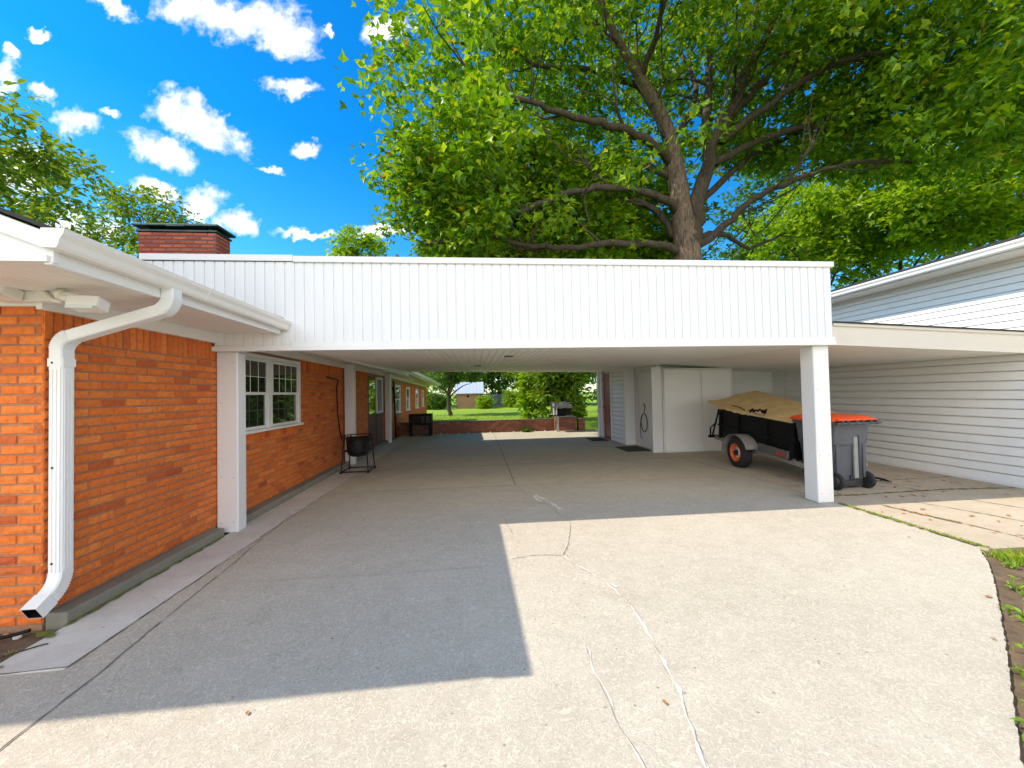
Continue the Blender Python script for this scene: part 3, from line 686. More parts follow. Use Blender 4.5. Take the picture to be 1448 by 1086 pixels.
mb = MB(); mb.prism([(4.625, 2.323), (4.625, 2.34), (GX+.6, 2.34-3.675*.05), (GX+.6, 2.323-3.675*.05)], 1, 4.67, 9.6); mb.build('canopy_roof', M['shingle'], ga)

# ================================================================== STORAGE ROOM under the back right of the carport
st = thing('storage_room', 'white sided storage room with plain panel doors under the carport', 'shed', (5.2, 9.1, 0))
mb = MB(); siding(mb, (4.08, 12.75, 0), (0, -1, 0), (-1, 0, 0), 2.2, .03, 2.17, .125, .018, holes=[(.35, 1.12, 0, 2.06)], slot=.022)
siding(mb, (4.08, 10.55, 0), (1, 0, 0), (0, -1, 0), .28, .03, 2.14, .125, .018, slot=.022)
mb.box(4.112, 4.36, 10.582, 11.62, -.05, 2.2); mb.box(4.112, 4.36, 12.41, 12.75, -.05, 2.2); mb.box(4.14, 4.36, 11.62, 12.41, -.05, 2.2); mb.box(4.40, 6.115, 9.45, 12.75, -.05, 2.12)
mb.box(4.375, 4.46, 10.28, 10.56, 0, 2.12); mb.box(4.375, 4.46, 9.222, 9.33, 0, 2.12); mb.box(4.375, 4.46, 9.33, 10.28, 1.99, 2.12)
mb.build('wall', M['siding'], st)
mb = MB(); mb.bbox(4.055, 4.10, 10.52, 10.60, .02, 2.14, .004); mb.bbox(4.0, 4.12, 12.66, 12.78, .01, 2.16, .006); mb.bbox(4.02, 4.055, 12.37, 12.45, .02, 2.1, .004); mb.bbox(4.04, 4.07, 11.55, 11.63, .02, 2.1, .004)
mb.bbox(4.352, 4.374, 9.30, 9.36, 0.01, 2.03, .003); mb.bbox(4.352, 4.374, 10.25, 10.32, .01, 2.03, .003); mb.bbox(4.352, 4.374, 9.361, 10.249, 1.97, 2.03, .003)
mb.build('corner_trim', M['trim'], st)
mb = MB(); mb.bbox(4.365, 4.40, 9.37, 10.24, .02, 1.965, .004); mb.box(4.358, 4.3648, 9.50, 10.12, .15, .9); mb.box(4.358, 4.3648, 9.50, 10.12, 1.02, 1.85)
do = mb.build('door', M['whitedoor'], st); do['label'] = 'white panelled door with a black hoop on it'
mb = MB(); mb.tube([(4.36, 9.44, 1.0), (4.31, 9.44, 1.0)], [.02, .028], 10); mb.build('handle', M['steel'], do)
mb = MB(); mb.bbox(4.09, 4.13, 11.635, 12.365, .02, 2.05, .004); do = mb.build('door', M['reddoor'], st); do['label'] = 'dark red flush door'
mb = MB(); mb.lathe([(.012, 0), (.014, -.03), (.03, -.04), (.03, -.065), (.015, -.075)], (4.09, 12.28, 1.0), 12, axis=0); mb.build('handle', M['steel'], do)
for a, b in ((4.475, 5.395), (5.405, 6.165)):
    mb = MB(); mb.bbox(a, b, 9.05, 9.085, .03, 1.965, .006)
    mb.box(a+.004, a+.03, 9.042, 9.0495, .04, 1.95); mb.box(b-.03, b-.004, 9.042, 9.0495, .04, 1.95)
    mb.build('sliding_panel', M['whitedoor'], st)
mb = MB(); mb.bbox(4.45, 6.2, 9.09, 9.44, .0, 1.99, .004); mb.bbox(4.45, 6.2, 9.03, 9.088, 1.972, 2.005, .004); mb.bbox(6.168, 6.2, 9.04, 9.088, .01, 1.97, .003); mb.build('frame', M['trim'], st)
for (x, y, sx, sy, lb) in ((3.98, 9.85, .62, .85, 'dark door mat before the white panelled door'), (3.72, 12.0, .5, .75, 'dark door mat before the red door')):
    mb = MB(); mb.bbox(x-sx/2, x+sx/2, y-sy/2, y+sy/2, .003, .018, .004); tag(mb.build('door_mat', M['mat']), lb, 'door mat', 'door mats of the storage room')
# black hoop hanging on the white door
ho = thing('hoop', 'black wire hoop with a loose tail hanging on the white door', 'hoop', (4.33, 9.75, .9))
mb = MB(); c = Vector((4.338, 9.93, .66)); mb.tube([c+Vector((0, math.cos(a)*.19, math.sin(a)*.235)) for a in [k*math.pi/16 for k in range(33)]], .011, 6, cap=False); mb.build('ring', M['black'], ho)
mb = MB(); mb.tube([c+Vector((0, .21, .0)), c+Vector((0, .25, -.12)), c+Vector((0, .24, -.36)), c+Vector((0, .20, -.42)), c+Vector((0, .14, -.41))], .007, 6); mb.build('tail', M['black'], ho)
mb = MB(); mb.tube([c+Vector((0, .02, .50)), c+Vector((0, -.08, .44)), c+Vector((0, -.05, .34)), c+Vector((0, .0, .235))], [.012, .012, .009, .006], 6); mb.build('hook', M['black'], ho)

# ================================================================== TRAILER (local frame: x right, y towards the tail, axle at origin)
tr = thing('utility_trailer', 'black utility trailer with orange rimmed wheel parked under the carport', 'trailer', (5.62, 7.08, 0), R(-2.5))
tilt = Matrix.Rotation(R(4.2), 3, 'X'); 
def T(p): 
    v = Vector(p)-Vector((0, 0, .285)); return tilt @ v + Vector((0, 0, .285))
def tb(mb, *a, **k):
    n0 = len(mb.v); mb.bbox(*a, **k); mb.v[n0:] = [tuple(T(p)) for p in mb.v[n0:]]
mb = MB(); W2 = .52
tb(mb, -W2, -W2+.03, -1.12, .92, .42, 1.0, b=.006); tb(mb, W2-.03, W2, -1.12, .92, .42, 1.0, b=.006); tb(mb, -W2+.031, W2-.031, -1.12, -1.09, .42, 1.0, b=.006)
tb(mb, -W2+.031, W2-.031, .88, .91, .42, 1.0, b=.006); tb(mb, -W2+.031, W2-.031, -1.088, .878, .42, .45, b=.004)
for y in (-1.10, -.55, .25, .86): tb(mb, -W2-.03, -W2-.001, y-.025, y+.025, .40, .99, b=.004)
tb(mb, -W2-.032, -W2-.002, -1.13, .93, .955, 1.005, b=.005); tb(mb, -W2-.030, -W2-.002, -1.13, .93, .66, .69, b=.004)
mb.build('bed', M['black'], tr, True)
mb = MB()
for sx in (-1, 1): tb(mb, sx*.47-.03, sx*.47+.03, -1.4, 1.12, .33, .40, b=.004)
tb(mb, -.5, .5, .95, 1.0, .34, .39, b=.004); tb(mb, -.5, .5, -1.15, -1.1, .34, .39, b=.004); tb(mb, -.7, .7, -.03, .03, .25, .31, b=.004)
mb.build('chassis', M['fender'], tr, True)
mb = MB()
mb.tube([T((-.53, .92, .98)), T((-.56, 1.10, .40))], .018, 8); mb.tube([T((-.53, 1.0, .72)), T((-.57, 1.16, .56)), T((-.57, 1.16, .40))], .016, 8); mb.tube([T((.53, .92, .98)), T((.56, 1.10, .40))], .018, 8)
tb(mb, -.62, .62, 1.10, 1.17, .36, .41, b=.004); mb.build('tail_frame', M['black'], tr, True)
mb = MB(); mb.tube([T((-.3, -1.3, .34)), T((0, -1.5, .30))], .03, 8); mb.tube([T((.3, -1.3, .34)), T((0, -1.5, .30))], .03, 8); mb.build('tongue', M['steel'], tr, True)
for sx in (-1, 1):
    x = sx*.66; o_ = []
    mb = MB(); mb.lathe([(.17, -.085), (.235, -.088), (.272, -.07), (.285, -.035), (.287, 0), (.285, .035), (.272, .07), (.235, .088), (.17, .085)], (x, 0, .287), 36, 0)
    mb.f = [f for f in mb.f if len(f) < 10]; mb.m = mb.m[:len(mb.f)]; mb.sm = mb.sm[:len(mb.f)]
    for k in range(36):
        a = k*math.pi/18
        for xx in (-.035, .035):
            mb.add([(x+xx-.028, math.cos(a+q)*.291, .287+math.sin(a+q)*.291) for q in (0,)]+[(x+xx+.028, math.cos(a)*.291, .287+math.sin(a)*.291), (x+xx+.028, math.cos(a+.11)*.291, .287+math.sin(a+.11)*.291), (x+xx-.028, math.cos(a+.11)*.291, .287+math.sin(a+.11)*.291)], [(0, 1, 2, 3)])
    wh = mb.build('wheel', M['rubber'], tr, True)
    mb = MB(); mb.lathe([(.168, .0), (.172, sx*.082), (.160, sx*.080), (.152, sx*.058), (.105, sx*.048), (.100, sx*.0)], (x, 0, .287), 36, 0); mb.build('rim', M['rimorange'], wh, True)
    mb = MB(); mb.lathe([(.104, sx*.03), (.104, sx*.052), (.075, sx*.068), (.06, sx*.060), (.055, .0)], (x, 0, .287), 30, 0); mb.build('rim_band', M['rimcream'], wh, True)
    mb = MB(); mb.lathe([(.05, sx*.03), (.05, sx*.075), (.036, sx*.10), (.012, sx*.108)], (x, 0, .287), 20, 0)
    for k in range(5):
        a = k*2*math.pi/5; mb.lathe([(.011, sx*.05), (.011, sx*.08), (.004, sx*.084)], (x, math.cos(a)*.072, .287+math.sin(a)*.072), 8, 0)
    mb.build('hub', M['iron'], wh, True)
    mb = MB(); rings = []
    for k in range(13):
        a = R(-8+k*14.2); r = .345
        y, z = math.cos(a)*r*1.15, .287+math.sin(a)*r*.98
        x0, x1 = (-.775, -.53) if sx < 0 else (.53, .775)
        d = Vector((0, math.cos(a), math.sin(a)))*.006
        rings.append([(x0, y, z), (x1, y, z), (x1, y+d.y, z+d.z), (x0, y+d.y, z+d.z)])
    mb.loft(rings); 
    mb.build('fender', M['fender'], tr, True)
mb = MB(); tb(mb, -.60, -.552, -1.12, -.42, .42, .55, b=.006); sp = mb.build('side_panel', M['grey_bar'], tr, True)
mb = MB()
for y in (-1.06, -.99, -.92): tb(mb, -.606, -.601, y-.022, y+.022, .445, .51, b=.002)
mb.build('reflector', M['red'], tr, True)
# tarpaulin resting on the bed
def tarp_grid(nu=40, nv=34):
    A, B, C, D = Vector((5.02, 8.18, 1.245)), Vector((6.2, 8.25, 1.445)), Vector((6.18, 5.95, .985)), Vector((5.10, 5.98, .945))
    vs = []
    for j in range(nv+1):
        for i in range(nu+1):
            u, v = i/nu, j/nv                      # u along length from tail to front, v across
            p = A.lerp(D, u).lerp(B.lerp(C, u), v)
            if v < .5:                              # near edge follows the bed after the tail tip
                k = (1-v*2)
                edge = [(0, 1.245), (.13, 1.165), (.4, 1.075), (.7, 1.0), (1, .935)]
                for (a, za), (b, zb) in zip(edge, edge[1:]):
                    if a <= u <= b: ze = za+(zb-za)*(u-a)/(b-a)
                p.z = p.z*(1-k)+ze*k
            p.z += (.006*math.sin(u*9+v*14)+.005*math.sin(v*23+u*11)+.003*math.sin(u*37-v*23))*math.sin(v*math.pi)-.022*math.sin(u*math.pi)*math.sin(v*math.pi)
            p.x += .012*math.sin(u*14) if v == 0 else 0
            vs.append(p)
    fs = [(j*(nu+1)+i, j*(nu+1)+i+1, (j+1)*(nu+1)+i+1, (j+1)*(nu+1)+i) for j in range(nv) for i in range(nu)]
    return vs, fs, nu, nv
vs, fs, nu, nv = tarp_grid(); mb = MB(); mb.add(vs, fs, 0, True)
low = [Vector((p.x+(.004 if k else 0), p.y, p.z-.012)) for k, p in enumerate(vs)]; mb.add(low, [f[::-1] for f in fs], 0, True)
hem = [vs[i] for i in range(nu+1)]
mb.add([p+Vector((0, 0, .001)) for p in hem]+[p+Vector((-.015, 0, -.035-.02*abs(math.sin(i*.9)))) for i, p in enumerate(hem)], [(i, i+1, nu+2+i, nu+1+i) for i in range(nu)], 0, True)
hem = [vs[j*(nu+1)] for j in range(nv+1)]
mb.add([p+Vector((0, 0, .001)) for p in hem]+[p+Vector((0, .02, -.045)) for p in hem], [(i, i+1, nv+2+i, nv+1+i) for i in range(nv)], 0, True)
tag(mb.build('tarpaulin', M['tarp']), 'tan canvas tarpaulin draped over the black trailer bed', 'tarpaulin')
gl = thing('strap_bundle', 'bundle of dark straps and buckles lying on the tarpaulin edge', 'straps', (5.12, 6.75, 1.03))
mb = MB()
for k in range(7):
    a = k*.9; c = Vector((5.12+.02*math.sin(k), 6.60+.055*k, 1.055+.012*math.cos(k*2)))
    mb.tube([c+Vector((-.04*math.cos(a), -.05, -.01)), c+Vector((.02, 0, .045)), c+Vector((.03*math.sin(a), .05, .0))], .016, 7)
mb.tube([(5.09, 7.1, 1.08), (5.13, 7.3, 1.125), (5.15, 7.55, 1.155)], .009, 6); mb.build('strap', M['black'], gl)
mb = MB(); mb.bbox(5.06, 5.12, 6.70, 6.80, 1.035, 1.065, .008); mb.build('buckle', M['rimcream'], gl); mb = MB(); mb.bbox(5.07, 5.12, 6.86, 6.93, 1.03, 1.06, .008); mb.build('buckle', M['rimcream'], gl)

# ================================================================== WHEELED BIN (local: back towards -y)
bn = thing('wheeled_bin', 'grey wheeled rubbish bin with orange lid behind the right post', 'bin', (5.40, 5.58, 0), R(4))
def rr(hw, hd, y0, r=.04, n=4):
    out = []
    for cx, cy, a0 in ((hw-r, hd-r, 0), (-hw+r, hd-r, 90), (-hw+r, -hd+r, 180), (hw-r, -hd+r, 270)):
        for k in range(n+1):
            a = R(a0+90*k/n); out.append((cx+r*math.cos(a), y0+cy+r*math.sin(a)))
    return out
mb = MB(); secs = [(.10, .235, .235, .0), (.14, .25, .25, .0), (.62, .275, .29, .02), (.66, .292, .305, .02), (.70, .292, .305, .02), (.95, .305, .33, .025)]
mb.loft([[(x, y, z) for x, y in rr(hw, hd, y0)] for z, hw, hd, y0 in secs], True, 0, False)
mb.loft([[(x, y, z) for x, y in rr(hw, hd, .025)] for z, hw, hd in ((.95, .305, .33), (.952, .335, .36), (.985, .335, .36), (.985, .30, .32))], True, 0)
mb.bbox(-.255, -.20, -.285, -.235, .16, .70, .01); mb.bbox(.20, .255, -.285, -.235, .16, .70, .01)
mb.build('body', M['bin'], bn, True)
mb = MB(); mb.bbox(.03, .10, -.300, -.27, .16, .76, .006); mb.build('back_strip', M['bin_lite'], bn, True)
mb = MB(); mb.bbox(.105, .125, -.303, -.27, .16, .78, .004); mb.bbox(-.01, .125, -.275, -.24, .14, .20, .005); mb.bbox(-.22, .22, -.26, -.12, .035, .13, .015); mb.bbox(-.18, .18, .10, .23, .005, .11, .015)
mb.bbox(-.3095, -.286, -.12, .20, .72, .93, .01); mb.bbox(-.2985, -.262, -.2, .24, .16, .70, .006); mb.build('base', M['bin_dark'], bn, True)  # left side panels: dark plastic puts that side's shade into the colour
mb = MB(); secs = [(.987, .355, .385), (1.0, .362, .392), (1.028, .355, .385), (1.065, .29, .31), (1.078, .15, .2)]
mb.loft([[(x, y, z) for x, y in rr(hw, hd, .03, .07)] for z, hw, hd in secs], True, 0, True)
mb.bbox(-.33, .33, -.40, -.355, 1.0, 1.03, .01); ld = mb.build('lid', M['orange'], bn, True)
for x0, x1 in ((-.32, -.16), (-.09, .09), (.16, .32)):
    mb = MB(); mb.bbox(x0+.01, x0+.055, -.43, -.34, .945, 1.01, .01); mb.bbox(x1-.055, x1-.01, -.43, -.34, .945, 1.01, .01); mb.bbox(x0+.02, x1-.02, -.40, -.36, .975, 1.0, .006); mb.build('hinge', M['bin_dark'], bn, True)
mb = MB(); mb.tube([(-.37, -.41, .965), (.37, -.41, .965)], .018, 10); mb.build('handle', M['bin'], bn, True)
for sx in (-1, 1):
    mb = MB(); mb.lathe([(.04, -.028), (.105, -.03), (.122, -.02), (.125, 0), (.122, .02), (.105, .03), (.04, .028)], (sx*.262, -.265, .125), 28, 0)
    wh = mb.build('wheel', M['rubber'], bn, True)
    mb = MB(); mb.lathe([(.085, sx*.026), (.088, sx*.034), (.02, sx*.036)], (sx*.262, -.265, .125), 24, 0); mb.lathe([(.022, sx*.03), (.022, sx*.045), (.01, sx*.047)], (sx*.262, -.265, .125), 12, 0); mb.build('hubcap', M['bin_dark'], wh, True)
mb = MB(); mb.box(-.313, -.3098, -.07, .15, .735, .915); lb = mb.build('sticker', M['vinyl'], bn, True)
mb = MB(); mb.box(-.3145, -.3132, -.055, .135, .79, .885); mb.box(-.3145, -.3132, -.03, .10, .748, .772); mb.build('sticker_print', M['black'], lb, True)
# small black pronged tool on the paving beside the bin
fk = thing('hand_rake', 'small black pronged tool lying on the paving beside the bin wheel', 'tool', (5.98, 5.42, 0))
mb = MB(); a = gr(1238, 682); mb.tube([(a.x-.02, a.y+.06, .07), (a.x+.06, a.y+.0, .06)], .016, 8)
for k in range(4):
    y = a.y+.08-.045*k; mb.tube([(a.x+.0, y, .075), (a.x+.07, y-.02, .065), (a.x+.15, y-.05, .018)], .008, 6)
mb.build('prongs', M['black'], fk)
mb = MB(); mb.tube([(a.x-.03, a.y+.06, .07), (a.x-.16, a.y+.14, .03)], .014, 8); mb.build('handle', M['black'], fk)

# ================================================================== SMALL THINGS along the house
ks = thing('kettle_stand', 'black iron cauldron in a four legged frame by the second post', 'fire pot', (-2.38, 8.2, 0))
kc = Vector((-2.36, 8.22, 0))
mb = MB(); mb.lathe([(.02, .30), (.12, .305), (.185, .335), (.215, .42), (.225, .60), (.235, .66), (.245, .665), (.245, .675), (.225, .675), (.205, .60), (.19, .40), (.1, .33), (.02, .32)], kc, 32); mb.build('pot', M['iron'], ks)
mb = MB(); mb.tube([kc+Vector((math.cos(k*math.pi/18)*.285, math.sin(k*math.pi/18)*.285, .715)) for k in range(37)], .011, 8, cap=False)
mb.tube([kc+Vector((math.cos(k*math.pi/18)*.25, math.sin(k*math.pi/18)*.25, .42)) for k in range(37)], .013, 8, cap=False)
mb.build('ring', M['iron'], ks)
mb = MB(); cs = [(-.24, -.24), (.24, -.24), (.24, .24), (-.24, .24)]
for (x0, y0), (x1, y1) in zip(cs, cs[1:]+cs[:1]): mb.tube([kc+Vector((x0*1.05, y0*1.05, .035)), kc+Vector((x1*1.05, y1*1.05, .035))], .012, 6)
mb.build('base_frame', M['iron'], ks)
for x, y in cs:
    mb = MB(); mb.tube([kc+Vector((x*.84, y*.84, .715)), kc+Vector((x*.95, y*.95, .42)), kc+Vector((x*1.05, y*1.05, .035)), kc+Vector((x*1.07, y*1.07, .0))], .013, 6); mb.bbox(kc.x+x*1.07-.02, kc.x+x*1.07+.02, kc.y+y*1.07-.02, kc.y+y*1.07+.02, .002, .05, .004); mb.build('leg', M['iron'], ks)
pc = []
for u, v in ((462, 533), (478, 537), (476, 550), (478, 590), (481, 612), (484, 622)):
    d = ray(u, v); t = (-2.875)/d.x; pc.append(CC+d*t)
mb = MB(); mb.tube(pc, .014, 7); tag(mb.build('cable', M['iron']), 'black cable running down the brick wall near the second post', 'cable')
em = thing('electric_meter', 'round electric meter and bent conduit on the far brick wall', 'meter', (-2.88, 14.3, 1.5))
mb = MB(); mb.bbox(-2.885, -2.80, 14.25, 14.5, 1.25, 1.65, .01); mb.lathe([(.10, 0), (.10, .05), (.08, .09), (.02, .10)], (-2.80, 14.37, 1.5), 18, 0); mb.build('meter_box', M['steel'], em)
mb = MB(); mb.tube([(-2.85, 14.2, 1.98), (-2.80, 14.0, 1.75), (-2.78, 13.95, 1.5), (-2.80, 14.1, 1.25), (-2.80, 14.15, .6), (-2.80, 14.2, .05)], .03, 8); mb.tube([(-2.84, 13.6, 1.95), (-2.80, 13.8, 1.7), (-2.78, 13.95, 1.5)], .022, 8); mb.build('conduit', M['black'], em)

# low brick wall at the back, planter, cabinet, grill
mb = MB(); brick_box(mb, -2.88, 3.05, 15.25, 15.48, 0, .44, L=.22, H=.0733); mb.bbox(-2.88, 3.06, 15.24, 15.49, .442, .465, .006, 1)
tag(mb.build('garden_wall', [M['brick_red'], M['mortar_d']]), 'low red brick garden wall across the back of the paving', 'wall')
mb = MB(); brick_box(mb, 3.12, 3.86, 15.05, 15.75, 0, .50, L=.22, H=.0714); mb.bbox(3.10, 3.88, 15.03, 15.77, .502, .53, .006, 1)
pl = tag(mb.build('brick_planter', [M['brick_red'], M['mortar_d']]), 'square red brick pier beside the covered grill', 'planter')
mb = MB(); brick_box(mb, 3.93, 4.20, 15.0, 15.35, 0, .46, L=.135, H=.0657); tag(mb.build('brick_pier', [M['brick_red'], M['mortar_d']]), 'narrow red brick pier at the right end of the low wall', 'pier')
ca = thing('metal_cabinet', 'black metal cabinet with glass front standing by the low wall', 'cabinet', (-2.02, 14.9, 0))
mb = MB(); mb.bbox(-2.42, -1.62, 14.62, 15.18, .42, .78, .012); mb.bbox(-2.44, -1.60, 14.60, 15.2, .782, .80, .004); mb.build('body', M['black'], ca)
mb = MB(); mb.box(-1.80, -1.66, 14.612, 14.6185, .47, .74); mb.build('side_glass', M['greycloth'], ca)
mb = MB(); mb.box(-2.36, -1.86, 14.612, 14.6185, .47, .74); mb.build('front_glass', M['glass'], ca)
for x in (-2.41, -1.71):
    mb = MB(); mb.bbox(x, x+.08, 14.66, 15.14, .0, .418, .006); mb.build('leg', M['black'], ca)
mb = MB(); mb.box(-2.328, -1.712, 14.80, 15.1, .03, .40); mb.build('lower_shelf', M['brown'], ca)
gi = thing('pedestal_grill', 'charcoal grill under a grey cover on a pale pedestal', 'grill', (3.1, 14.75, 0))
mb = MB(); mb.bbox(3.03, 3.11, 14.72, 14.80, 0, .60, .006); mb.build('pedestal', M['steel'], gi)
mb = MB(); mb.bbox(2.75, 3.32, 14.45, 15.0, .602, .64, .006); mb.build('side_table', M['black'], gi)
mb = MB(); mb.bbox(2.92, 3.54, 14.5, 15.0, .642, .88, .02); mb.build('firebox', M['black'], gi)
mb = MB(); mb.bbox(2.86, 2.915, 14.48, 14.55, .642, 1.05, .006); mb.bbox(2.95, 3.0, 14.46, 14.498, .642, .92, .006); mb.build('bracket', M['vinyl'], gi)
mb = MB(); rings = []
for k in range(8):
    x = 2.86+k*.105; top = 1.12+.02*math.sin(k*1.7); sk = .05*math.sin(k*.8)
    rings.append([(x+sk*.6, 14.40, .90+.02*math.sin(k*2.1)), (x, 14.44, .95), (x-.02, 14.62, top-.05), (x-.02, 14.80, top), (x, 15.02, top-.06), (x, 15.08, .93)])
mb.loft(rings); mb.build('cover', M['greycloth'], gi)

# ================================================================== VEGETATION
LV = np.array([(0, 0, 0), (1, 0, -.10), (.52, .20, .06), (.30, .50, .10), (.52, -.20, .06), (.30, -.50, .10)], float)
LF = np.array([(0, 1, 2, 3), (0, 5, 4, 1)])
OV = np.array([(0, 0, 0), (1, 0, -.12), (.65, .2, .03), (.25, .20, .05), (.65, -.2, .03), (.25, -.20, .05)], float)
def leaves(P, size, out=None, droop=.25, shape=LV, flat=.55, spread=1.0):
    """leaf polygons at points P: tips outward (out) and slightly down"""
    n = len(P); d = rng.normal(size=(n, 3))
    d[:, 2] *= .5
    if out is not None: d = d*spread+out*1.1
    d[:, 2] -= droop; d /= np.linalg.norm(d, axis=1)[:, None]+1e-9
    nrm = rng.normal(size=(n, 3))*(1-flat); nrm[:, 2] += flat*1.6
    s = np.cross(nrm, d); s /= np.linalg.norm(s, axis=1)[:, None]+1e-9; nn = np.cross(d, s)
    sz = size*rng.uniform(.65, 1.3, n)
    V = P[:, None, :]+sz[:, None, None]*(LV_(shape)[None, :, 0:1]*d[:, None, :]+shape[None, :, 1:2]*s[:, None, :]+shape[None, :, 2:3]*nn[:, None, :])
    k = shape.shape[0]
    Fc = (LF[None]+(np.arange(n)*k)[:, None, None]).reshape(-1, 4)
    return V.reshape(-1, 3), Fc
def LV_(s): return s
def bez(a, b, bend, n=6):
    a, b = Vector(a), Vector(b); m = (a+b)/2+Vector(bend); return [a.lerp(m, t).lerp(m.lerp(b, t), t) for t in [k/n for k in range(n+1)]]
def smooth_poly(pts, n=5):
    P = [Vector(p) for p in pts]; out = []
    for i in range(len(P)-1):
        p0, p1, p2, p3 = P[max(i-1, 0)], P[i], P[i+1], P[min(i+2, len(P)-1)]
        for k in range(n):
            t = k/n; out.append(.5*((2*p1)+(-p0+p2)*t+(2*p0-5*p1+4*p2-p3)*t*t+(-p0+3*p1-3*p2+p3)*t**3))
    return out+[P[-1]]
def grow_tree(name, label, cat, base, limbs, targets, leaf, mats, per=30, clump=.55, lsize=.19, shape=LV, twig_r=.05, droop=.25, group=None, center=None):
    """limbs: list of (points, r0, r1); targets: (n,3) clump centres that get a twig from the nearest limb"""
    t = thing(name, label, cat, base, 0, group)
    mb = MB(); skel = []; srad = []
    for pts, r0, r1 in limbs:
        sp = smooth_poly(pts, 5); n = len(sp)
        wob = [p+Vector((random.gauss(0, 1), random.gauss(0, 1), random.gauss(0, 1)))*min(.07, r0*.22)*(0 if r0 > .5 else 1) if 0 < i < n-1 else p for i, p in enumerate(sp)]
        rr_ = [r0+(r1-r0)*(i/(n-1))**(.8 if r0 < .5 else 1.0) for i in range(n)]
        mb.tube(wob, rr_, 12 if r0 > .12 else 7, 0 if r0 > .5 or mats[0] is not M['bark'] else 2)  # maple limbs darker than the trunk: their shade put into bark colour
        skel += [tuple(p) for p in wob]; srad += rr_
    S = np.array(skel); SR = np.array(srad)
    order = np.argsort([np.min(np.linalg.norm(S-p, axis=1)) for p in targets])
    Sx = [tuple(x) for x in S]; Rx = list(SR)
    tw = MB(); buf = np.array(Sx)
    cnt = 0; pend = []; pr = []
    for oi in order:
        p = targets[oi]
        if pend and len(pend) > 60: buf = np.vstack([buf, np.array(pend)]); Rx += pr; pend = []; pr = []
        dd = np.linalg.norm(buf-p, axis=1)+.35*np.maximum(0, buf[:, 2]-p[2]); k = int(np.argmin(dd)); a = Vector(buf[k])
        L = (Vector(p)-a).length
        if L < .15: continue
        pts = bez(a, p, (random.gauss(0, .10)*L, random.gauss(0, .10)*L, random.uniform(-.02, .16)*L), 4)
        r0 = min(Rx[k]*.7, twig_r, .012+.014*L)
        tw.tube(pts, [r0+(.006-r0)*i/4 for i in range(5)], 5, cap=False)
        for q_, i in ((pts[2], 2), (pts[3], 3)): pend.append(tuple(q_)); pr.append(r0*.6)
    mb.add(tw.v, tw.f, 1, True); mb.build('trunk', list(mats)+[M['bark_d']], t)
    T_ = np.asarray(targets); n = len(T_)
    C = np.repeat(T_, per, axis=0)
    off = rng.normal(size=(n*per, 3)); off /= np.linalg.norm(off, axis=1)[:, None]; off *= (rng.uniform(0, 1, (n*per, 1))**.45)*clump; off[:, 2] *= .62
    sc = np.repeat(rng.uniform(.6, 1.35, (n, 1)), per, axis=0)
    P = C+off*sc; o = off/np.linalg.norm(off, axis=1)[:, None]
    V, Fc = leaves(P, lsize, o, droop, shape); np_mesh('crown', V, Fc, leaf, t)
    return t
def ellipsoid(c, r, n, inner=.35, zmin=None, keep=None, noise_k=.0):
    out = []; c = np.array(c, float); r = np.array(r, float)
    ph = rng.uniform(0, 6.28, 6)
    while len(out) < n:
        d = rng.normal(size=3); d /= np.linalg.norm(d)
        lump = 1+noise_k*(math.sin(d[0]*5+ph[0])+math.sin(d[1]*6+ph[1])+math.sin(d[2]*5+ph[2]))/2
        rad = (inner**3+(1-inner**3)*rng.uniform())**(1/3)*lump
        p = c+d*r*rad
        if zmin is not None and p[2] < zmin: continue
        if keep is not None and not keep(p): continue
        out.append(p)
    return np.array(out)

